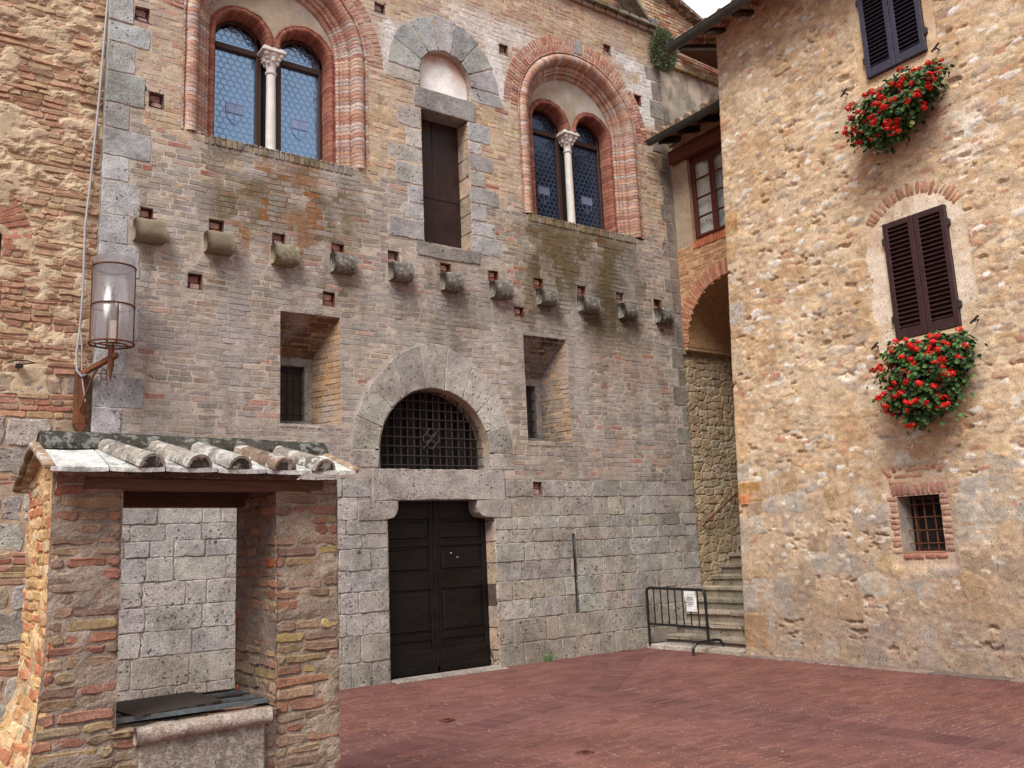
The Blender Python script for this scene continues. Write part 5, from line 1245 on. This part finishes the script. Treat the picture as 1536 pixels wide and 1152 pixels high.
# gable top of the left pillar
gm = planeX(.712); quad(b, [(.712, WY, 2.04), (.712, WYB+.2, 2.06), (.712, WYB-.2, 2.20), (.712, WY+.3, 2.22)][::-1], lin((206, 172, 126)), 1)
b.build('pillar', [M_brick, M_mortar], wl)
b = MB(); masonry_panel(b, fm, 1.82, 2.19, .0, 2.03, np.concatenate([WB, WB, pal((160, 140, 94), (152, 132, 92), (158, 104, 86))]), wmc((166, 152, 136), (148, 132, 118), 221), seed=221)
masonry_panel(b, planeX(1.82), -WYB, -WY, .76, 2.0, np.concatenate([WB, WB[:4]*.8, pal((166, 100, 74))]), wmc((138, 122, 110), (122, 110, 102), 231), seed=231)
masonry_panel(b, planeXr(2.19), WY, WYB, 0, 2.03, WB, wmc((160, 146, 134), (142, 128, 118), 235), seed=235)
quad(b, [(1.82, WYB, 0), (2.19, WYB, 0), (2.19, WYB, 2.05), (1.82, WYB, 2.05)][::-1], lin((150, 130, 110)), 1)
b.build('pillar', [M_brick, M_mortar], wl)
b = MB(); masonry_panel(b, fm, 1.015, 1.825, .0, .80, WB, wmc((160, 146, 134), (142, 128, 118), 241), seed=241)
masonry_panel(b, quadm((1.0, WY-.02, .815), (1, 0, 0), (0, 1, 0)), 0, .84, 0, WYB-WY, WB, wmc((150, 140, 130), (132, 122, 114), 244), seed=244, pit=.12)
quad(b, [(1.0, WYB, 0), (1.85, WYB, 0), (1.85, WYB, .81), (1.0, WYB, .81)][::-1], lin((150, 130, 110)), 1)
b.build('basin', [M_brick, M_mortar], wl)
b = MB(); stone(b, planeY(WY-.05), rect(1.125, 1.755, .0, .765), lin((150, 138, 128)), .0, .04, .004, .012, .06)
o = b.build('trough_front', M_dstone, wl)
b = MB()
prof = [(-.02+.045*math.cos(t), .788+.042*math.sin(t)) for t in np.linspace(-1.7, 1.9, 9)]
us = np.linspace(1.105, 1.775, 24); vs = []
for u in us:
    for d, z in prof:
        q = .006*mnoise.noise(Vector((u*14, d*30, z*30))); vs.append((u, WY-.06-d-q, z+q+.015*(u-1.44)))
    vs.append((u, WY+.03, .80)); vs.append((u, WY+.03, .75))
n = len(prof)+2; b.add(vs, [(i*n+j, (i+1)*n+j, (i+1)*n+j+1, i*n+j+1) for i in range(23) for j in range(n-1)]+[tuple(range(n))[::-1], tuple(23*n+j for j in range(n))], lin((168, 152, 142)))
b.build('trough_lip', M_dstone, o, smooth=True)
# beams
b = MB(); obox(b, (.84, WY+.035, 2.005), (2.10, WY+.035, 1.992), .09, .065, bev=.01); b.build('beam', M_oldwood, wl)
b = MB(); obox(b, (.84, WYB-.10, 1.975), (2.12, WYB-.10, 1.96), .10, .11, bev=.01); b.build('beam', M_oldwood, wl)
b = MB(); quad(b, [(.98, WY+.08, 2.03), (1.86, WY+.08, 2.02), (1.86, WYB-.1, 2.03), (.98, WYB-.1, 2.04)]); b.build('ceiling_board', M_oldwood, wl)
# roof: two slopes of flat tiles, five round cover tiles in front, mossy ridge tiles
rf = MB()
RY = 5.16; EZ = 2.075; RZ = 2.235; EY0, EY1 = 4.63, 5.72
xs = np.linspace(.66, 2.225, 7)
for i in range(6):
    dz = rng.uniform(-.006, .006); x0, x1 = xs[i]+.004, xs[i+1]-.004; cx = (x0+x1)/2; w = x1-x0
    vs = []
    for j, (y, z) in enumerate(((EY0, EZ-.005), (EY0+.2, EZ+.062), (RY, EZ+.165))):
        for k in range(9):
            t = k/8-.5; lift = .006*(2*t)**2; vs.append((cx+w*t, y-.01*(abs(t) < .3 and j == 0), z-.012*(x0-.66)/1.6+dz+lift))
    m = len(vs); vs += [(x, y+.0, z-.022) for x, y, z in vs]
    fs = [(j*9+k, j*9+k+1, (j+1)*9+k+1, (j+1)*9+k) for j in range(2) for k in range(8)]; fs += [(a+m, d+m, c_+m, b_+m) for a, b_, c_, d in fs]; fs += [(k, m+k, m+k+1, k+1) for k in range(8)]+[(0, 9, 9+m, m), (9, 18, 18+m, 9+m), (8, 8+m, 17+m, 17), (17, 17+m, 26+m, 26)]
    rf.add(vs, fs, pick(pal((196, 194, 194), (206, 204, 202)), 1)[0])
    rf.add([(x0, RY, RZ-.02), (x1, RY, RZ-.02), (x1, EY1, EZ), (x0, EY1, EZ), (x0, RY, RZ-.05), (x1, RY, RZ-.05), (x1, EY1, EZ-.03), (x0, EY1, EZ-.03)], [(0, 1, 2, 3), (7, 6, 5, 4), (3, 2, 6, 7), (0, 3, 7, 4), (1, 5, 6, 2)], pick(pal((150, 132, 108),), 1)[0])
ro = rf.build('roof', M_tile, wl)
for xx in (.66, 2.225):
    b = MB(); obox(b, (xx, EY0+.0, EZ-.005), (xx, RY, RZ+.0), .05, .03, lin((158, 134, 110)), bev=.008); obox(b, (xx, RY, RZ+.0), (xx, EY1+.05, EZ-.03), .05, .03, lin((128, 114, 84)), bev=.008)
    b.build('verge_tile', M_tile, ro)
def half_tile(name, p0, p1, r0, r1, th, col, mat, par, seal=True, seg=6, sq=1.0):
    b = MB(); p0 = Vector(p0); p1 = Vector(p1); d = (p1-p0).normalized(); s = d.cross(Vector((0, 0, 1))).normalized(); u = s.cross(d)
    vs = []; n = 11
    for i in range(seg+1):
        t = i/seg; p = p0.lerp(p1, t); r = r0+(r1-r0)*t
        for rr_ in (r, r-th):
            for k in range(n):
                a = math.pi*k/(n-1)+.0; q = .003*mnoise.noise(Vector((p.x*9+k, p.y*17, i*.9))); vs.append(tuple(p+s*(rr_+q)*math.cos(a)+u*((rr_+q)*math.sin(a)*sq)))
    m = 2*n; fs = []
    for i in range(seg):
        for k in range(n-1): fs.append((i*m+k, i*m+k+1, (i+1)*m+k+1, (i+1)*m+k)); fs.append((i*m+n+k, (i+1)*m+n+k, (i+1)*m+n+k+1, i*m+n+k+1))
        for k in (0, n-1): fs.append((i*m+k, (i+1)*m+k, (i+1)*m+n+k, i*m+n+k))
    for i in (0, seg): fs += [(i*m+k, i*m+n+k, i*m+n+k+1, i*m+k+1) for k in range(n-1)]
    b.add(vs, fs, col)
    if seal: b.add([tuple(p0+d*.004+s*(r0-th)*math.cos(math.pi*k/10)*1.02+u*(r0-th)*math.sin(math.pi*k/10)*1.02*sq) for k in range(11)], [tuple(range(11))], lin((84, 78, 72)))
    return b.build(name, mat, par, smooth=False)
for k, (xa, xb) in enumerate(((1.115, .985), (1.345, 1.235), (1.555, 1.46), (1.80, 1.70), (2.03, 1.93))):
    dz = -.012*(xa-.66)/1.6+rng.uniform(-.004, .004)
    half_tile('cover_tile', (xa, EY0-.015, EZ-.002+dz), (xb, RY-.09, EZ+.135+dz), .070, .058, .014, lin([(146, 138, 130), (150, 142, 134), (158, 152, 146), (126, 106, 92), (142, 134, 126)][k]), M_tile, ro)
rx = [.70, 1.04, 1.36, 1.70, 2.02, 2.21]
for k in range(5):
    half_tile('ridge_tile', (rx[k]-.02, RY-.01, RZ-.035+.006*(k % 2)-.006*k*.6), (rx[k+1]+.03, RY-.01, RZ-.03+.004*((k+1) % 2)-.006*k*.6), .135, .122, .018, lin((66, 64, 58)), M_ridge, ro, seal=True, sq=.8)
# grate lying on the mouth
gr = thing('well_cover', (1.4, 5.15, .83), 'dark rusty mesh plate laid over bars on the mouth of the well', 'grate')
b = MB(); q = [(1.13, 4.87, .862), (1.58, 4.93, .872), (1.56, 5.42, .872), (1.05, 5.42, .866)]
b.add(q+[(x, y, z-.012) for x, y, z in q], [(0, 1, 2, 3), (7, 6, 5, 4), (0, 4, 5, 1), (1, 5, 6, 2), (2, 6, 7, 3), (3, 7, 4, 0)])
BG = NB('mesh_plate'); co = BG.co(); vt = BG.n('ShaderNodeTexBrick'); vt.inputs['Scale'].default_value = 1; vt.inputs['Brick Width'].default_value = .02; vt.inputs['Row Height'].default_value = .012; vt.inputs['Mortar Size'].default_value = .0025
BG.set(vt.inputs['Vector'], co); vt.inputs['Color1'].default_value = (.018, .013, .011, 1); vt.inputs['Color2'].default_value = (.024, .016, .013, 1); vt.inputs['Mortar'].default_value = (.075, .055, .045, 1)
o = b.build('plate', BG.done(vt.outputs[0], .6, BG.bump(vt.outputs[1], .5, .004), .2), gr)
for k in range(5):
    y = 4.93+k*.12; b = MB(); box(b, 1.03, 1.81, y, y+.03, .838, .856); b.build('bar', M_zinc if k % 2 else M_grate, gr)
b = MB(); box(b, 1.03, 1.81, 4.88, 4.91, .836, .858); box(b, 1.03, 1.07, 4.91, 5.44, .832, .85); box(b, 1.77, 1.81, 4.91, 5.44, .832, .85); b.build('rim', M_zinc, gr)
# ================================================================== LANTERN
ln = thing('wall_lantern', (1.74, FY-.02, 3.0), 'rusty iron lantern with a tall glass cylinder on a wooden wall bracket', 'lantern')
ax = np.array([1.95, 9.94]); 
b = MB(); y = FY+.07; box(b, 1.665, 1.785, y-.10, y-.005, 3.08, 3.70, bev=.015); b.add([(1.665, y-.1, 3.09), (1.785, y-.1, 3.09), (1.725, y-.1, 2.98), (1.665, y-.01, 3.09), (1.785, y-.01, 3.09), (1.725, y-.01, 2.98)], [(0, 2, 1), (0, 3, 5, 2), (1, 2, 5, 4)])
b.build('bracket_post', M_rustwood, ln)
tip = (ax[0]+.05, ax[1]-.05, 3.80); b = MB(); obox(b, (1.70, FY+.02, 3.62), tip, .055, .06, bev=.01); b.build('bracket_arm', M_rustwood, ln)
b = MB(); tube(b, [(1.735, FY-.04, 3.28), (1.76, FY-.07, 3.40), (1.80, FY-.11, 3.55), (1.86, FY-.2, 3.70)], .010, n=6); tube(b, [(1.90+.03*math.cos(t), FY-.24, 3.60+.06*math.sin(t)) for t in np.linspace(0, 6.2, 12)], .007, n=6); tube(b, [(1.735+.018*math.cos(t), FY-.045, 3.25+.03*math.sin(t)) for t in np.linspace(0, 6.2, 10)], .008, n=6); b.build('iron_brace', M_rust, ln)
b = MB(); lathe(b, (ax[0], ax[1], 3.50), [(.002, 0), (.03, .18), (.034, .2), (.03, .40)], n=8); b.build('spike', M_rust, ln)
gb = MB(); zb, zt = 3.93, 4.86; r = .208
lathe(gb, (ax[0], ax[1], 0), [(r, zb), (r, zt), (r-.006, zt), (r-.006, zb)], n=40, caps=False); gb.build('glass_cylinder', M_lampg, ln, smooth=True)
b = MB()
for z, rr_ in ((zb-.01, .225), (4.33, .216), (4.76, .216)):
    tube(b, [(ax[0]+rr_*math.cos(t), ax[1]+rr_*math.sin(t), z) for t in np.linspace(0, 2*math.pi, 33)], .0105, n=6)
tube(b, [(ax[0]+.16*math.cos(t), ax[1]+.16*math.sin(t), zb-.03) for t in np.linspace(0, 2*math.pi, 25)], .008, n=6)
for k in range(4):
    a = math.pi/4+k*math.pi/2-.75; tube(b, [(ax[0]+.218*math.cos(a), ax[1]+.218*math.sin(a), zb-.015), (ax[0]+.218*math.cos(a), ax[1]+.218*math.sin(a), 4.80 if k % 2 == 0 else 4.34)], .009, n=6)
    tube(b, [(ax[0], ax[1], zb-.03), (ax[0]+.22*math.cos(a), ax[1]+.22*math.sin(a), zb-.015)], .008, n=6)
b.build('iron_cage', M_rust, ln)
b = MB(); tube(b, [(ax[0]-.05, ax[1]-.03, zb), (ax[0]-.05, ax[1]-.03, 4.42)], .009, n=6)
for s in (-1, 1): tube(b, [(ax[0]-.05, ax[1]-.03, 4.42), (ax[0]-.05+s*.035, ax[1]-.03, 4.45), (ax[0]-.05+s*.045, ax[1]-.03, 4.54)], .006, n=6)
b.build('fork', M_rust, ln)
b = MB(); lathe(b, (ax[0]+.02, ax[1], zb), [(.001, 0), (.07, .0), (.07, .03), (.055, .05), (.055, .24), (.001, .24)], lin((216, 206, 186)), n=14); lathe(b, (ax[0]+.02, ax[1], zb+.24), [(.02, 0), (.028, .04), (.045, .10), (.042, .15), (.001, .18)], lin((150, 148, 142)), n=14)
b.build('bulb_holder', M_plaster, ln, smooth=True)
# cable down the wall
b = MB(); y = FY+.02
P_ = [(1.80, y, 10.4), (1.845, y, 8.8), (1.835, y, 8.1), (1.79, y, 6.9), (1.74, y+.01, 5.9), (1.70, y, 5.3), (1.705, y-.02, 4.6), (1.69, y-.02, 4.12), (1.665, y-.03, 3.85), (1.675, y-.06, 3.66), (1.72, y-.08, 3.60), (1.77, y-.09, 3.63), (1.785, y-.09, 3.72)]
tube(b, P_, .014, n=6); tube(b, [(1.70, y-.03, 4.1), (1.715, y-.05, 3.9), (1.725, y-.06, 3.6), (1.75, y-.08, 3.42), (1.765, y-.08, 3.33)], .008, n=6)
tag(b.build('cable', M_cable, origin=(1.84, y, 8.5)), 'pale grey electric cable hanging down the old wall to the lantern bracket', 'cable')
b = MB(); tube(b, [(1.03+.0, FY+.02, 3.71), (1.08, FY-.01, 3.73), (1.2, FY, 3.74), (1.28, FY+.01, 3.72), (1.2, FY-.02, 3.70), (1.1, FY-.03, 3.685)], .007, n=6); box(b, 1.10, 1.17, FY-.03, FY+.05, 3.66, 3.70, bev=.006)
tag(b.build('wire_clip', M_iron, origin=(1.1, FY, 3.7)), 'small black wire and clip on the old wall left of the lantern', 'wire')
# ================================================================== GERANIUMS
LG = pal((48, 84, 38), (40, 70, 34), (62, 98, 46), (34, 58, 31), (80, 112, 54), (112, 118, 58))
def flower_head_mesh(var):
    b = MB(); r = random.Random(var)
    for k in range(30):
        d = Vector((r.gauss(0, 1), r.gauss(0, 1), r.gauss(0, 1))).normalized(); p = d*r.uniform(.020, .034)
        t = d.orthogonal().normalized(); s = d.cross(t); a0 = r.uniform(0, 6.28); R_ = r.uniform(.010, .016)
        vs = [tuple(p+d*.004)]+[tuple(p+(t*math.cos(a0+q*.628)+s*math.sin(a0+q*.628))*R_*(1 if q % 2 else .62)) for q in range(10)]
        g = r.uniform(.8, 1.15); b.add(vs, [(0, 1+q, 1+(q+1) % 10) for q in range(10)], np.array([.74, .014, .012])*g)
    return b
def geranium(name, loc, blobs, nl, nf, label, seed):
    g = thing(name, loc, label, 'flowers', 'red geraniums hanging under the house shutters'); r = np.random.default_rng(seed)
    b = MB(); box(b, loc[0]-.04, loc[0]+.12, loc[1]-.26, loc[1]+.26, loc[2]-.02, loc[2]+.16, bev=.012); b.build('planter', M_terr, g)
    b = MB(); tot = sum(w for *_, w in blobs); surf = []
    def sample(i):
        c, rad, w = blobs[i]; d = r.normal(0, 1, 3); d /= np.linalg.norm(d); q = r.uniform(.25, 1)**.4
        k = 1+.22*math.sin(5*d[1]+3*d[2]+seed)+.14*math.sin(11*d[1]-7*d[2])
        return np.array(c)+d*np.array(rad)*q*k, d, q
    idx = r.choice(len(blobs), nl, p=[w/tot for *_, w in blobs])
    for i in idx:
        p, d, q = sample(i)
        if p[0] > HX-.03: continue
        if r.random() < .07: p = p+(d*np.array([.3, .8, .5])+np.array([0, 0, -.5]))*r.uniform(.05, .16); p[0] = min(p[0], HX-.04)
        nrm = d*np.array([1, .7, .5])+np.array([-.35, 0, .55])+r.normal(0, .45, 3); nrm /= np.linalg.norm(nrm)
        n = Vector(nrm); t = n.orthogonal().normalized(); s = n.cross(t); R_ = r.uniform(.018, .034); a0 = r.uniform(0, 6.28); P0 = Vector(p)
        vs = [tuple(P0-n*R_*.3)]+[tuple(P0+(t*math.cos(a0+k*.785)+s*math.sin(a0+k*.785))*R_*(1 if k % 2 else .86)) for k in range(8)]
        c = LG[min(int(r.random()**1.1*5.25), 5)]*r.uniform(.75, 1.25); b.add(vs, [(0, 1+k, 1+(k+1) % 8) for k in range(8)], c)
    for k in range(40):
        p, d, q = sample(r.integers(0, len(blobs))); tube(b, [(loc[0], loc[1]+r.uniform(-.25, .25), loc[2]+.3), tuple((np.array(loc)+p)/2+[0, 0, .05]), tuple(p)], .004, lin((70, 90, 50)), n=4, caps=False)
    b.build('foliage', M_leaf, g)
    protos = []
    for k in range(nf):
        i = r.choice(len(blobs), p=[w/tot for *_, w in blobs])
        for _ in range(12):
            p, d, q = sample(i)
            c, rad, w = blobs[i]; q2 = r.uniform(.9, 1.06); p = np.array(c)+(p-np.array(c))/max(q, .1)*q2
            if p[0] < HX-.06 and d[0] < -.12: break
        if len(protos) < 4:
            o = flower_head_mesh(seed*10+k); me = MB.build(o, 'flower_head', M_petal, None); me.parent = g; protos.append(me); ob = me
        else:
            ob = protos[k % 4].copy(); COL.objects.link(ob); ob.parent = g
        ob.location = Vector(p)-Vector(loc); q_ = r.uniform(.9, 1.6); ob.scale = (q_, q_, q_*.72); ob.rotation_euler = (r.uniform(-.5, .5), r.uniform(-.9, .2), r.uniform(0, 6))
x = HX-.25
geranium('geranium', (x+.06, 5.24, 3.42), [((x, 5.26, 3.32), (.27, .52, .36), 1.0), ((x-.02, 5.32, 3.02), (.22, .44, .26), .6), ((x+.02, 4.98, 3.45), (.20, .28, .28), .35), ((x+.05, 5.36, 3.56), (.17, .40, .20), .3)], 4200, 98, 'full round red geranium hanging below the lower shutters', 3)
geranium('geranium', (x+.06, 5.2, 6.58), [((x, 5.36, 6.46), (.27, .43, .31), 1.0), ((x+.02, 4.92, 6.68), (.22, .36, .22), .6), ((x, 5.52, 6.36), (.20, .26, .22), .35), ((x+.05, 5.2, 6.72), (.16, .36, .18), .35), ((x, 5.12, 6.50), (.24, .40, .24), .6)], 4000, 92, 'ragged lopsided red geranium hanging below the upper shutters', 4)
# ================================================================== SMALL GROWTH AND DRAINS
def tuft(name, c, rad, n, L, cols, label, cat, seed, droop=.4):
    r = np.random.default_rng(seed); b = MB()
    for k in range(n):
        d = r.normal(0, 1, 3); d /= np.linalg.norm(d); p = np.array(c)+d*np.array(rad)*r.uniform(.2, 1)**.5
        g = d+r.normal(0, .5, 3)+np.array([-.1, -.4, .4-droop]); g /= np.linalg.norm(g); l = L*r.uniform(.5, 1.2); s = np.cross(g, r.normal(0, 1, 3)); s /= np.linalg.norm(s); w = l*.075
        b.add([p-s*w, p+s*w, p+g*l*.6+s*w*.8, p+g*l, p+g*l*.6-s*w*.8], [(0, 1, 2, 3, 4)], cols[r.integers(0, len(cols))]*r.uniform(.7, 1.3))
    return tag(b.build(name, M_leaf, origin=tuple(c)), label, cat)
tuft('wall_shrub', (11.0, FY-.16, 10.25), (.27, .20, .40), 6500, .075, pal((120, 134, 108), (104, 120, 92), (140, 152, 126), (92, 108, 80), (128, 132, 104)), 'grey green shrub growing from the top corner of the brick front', 'plant', 7, .5)
tuft('weed', (7.78, FY-.06, .05), (.07, .03, .05), 90, .06, pal((70, 120, 50), (90, 140, 60)), 'tiny green weed at the foot of the stone wall right of the door', 'plant', 8, 0)
for (x, y, lab) in ((4.60, 5.62, 'small dark drain grating in the red paving nearer the camera'), (4.57, 7.62, 'small dark drain grating in the red paving between well and door')):
    t = thing('drain_cover', (x, y, .016), lab, 'drain', 'drain gratings in the paving')
    b = MB(); s = .055
    for (x0, x1, y0, y1) in ((-s, s, -s, -s+.018), (-s, s, s-.018, s), (-s, -s+.018, -s+.018, s-.018), (s-.018, s, -s+.018, s-.018)): box(b, x+x0, x+x1, y+y0, y+y1, .012, .026)
    b.build('frame', M_rust, t)
    for k in range(4):
        b = MB(); box(b, x-s+.018, x+s-.018, y-.034+k*.021, y-.024+k*.021, .010, .022); b.build('bar', M_iron, t)
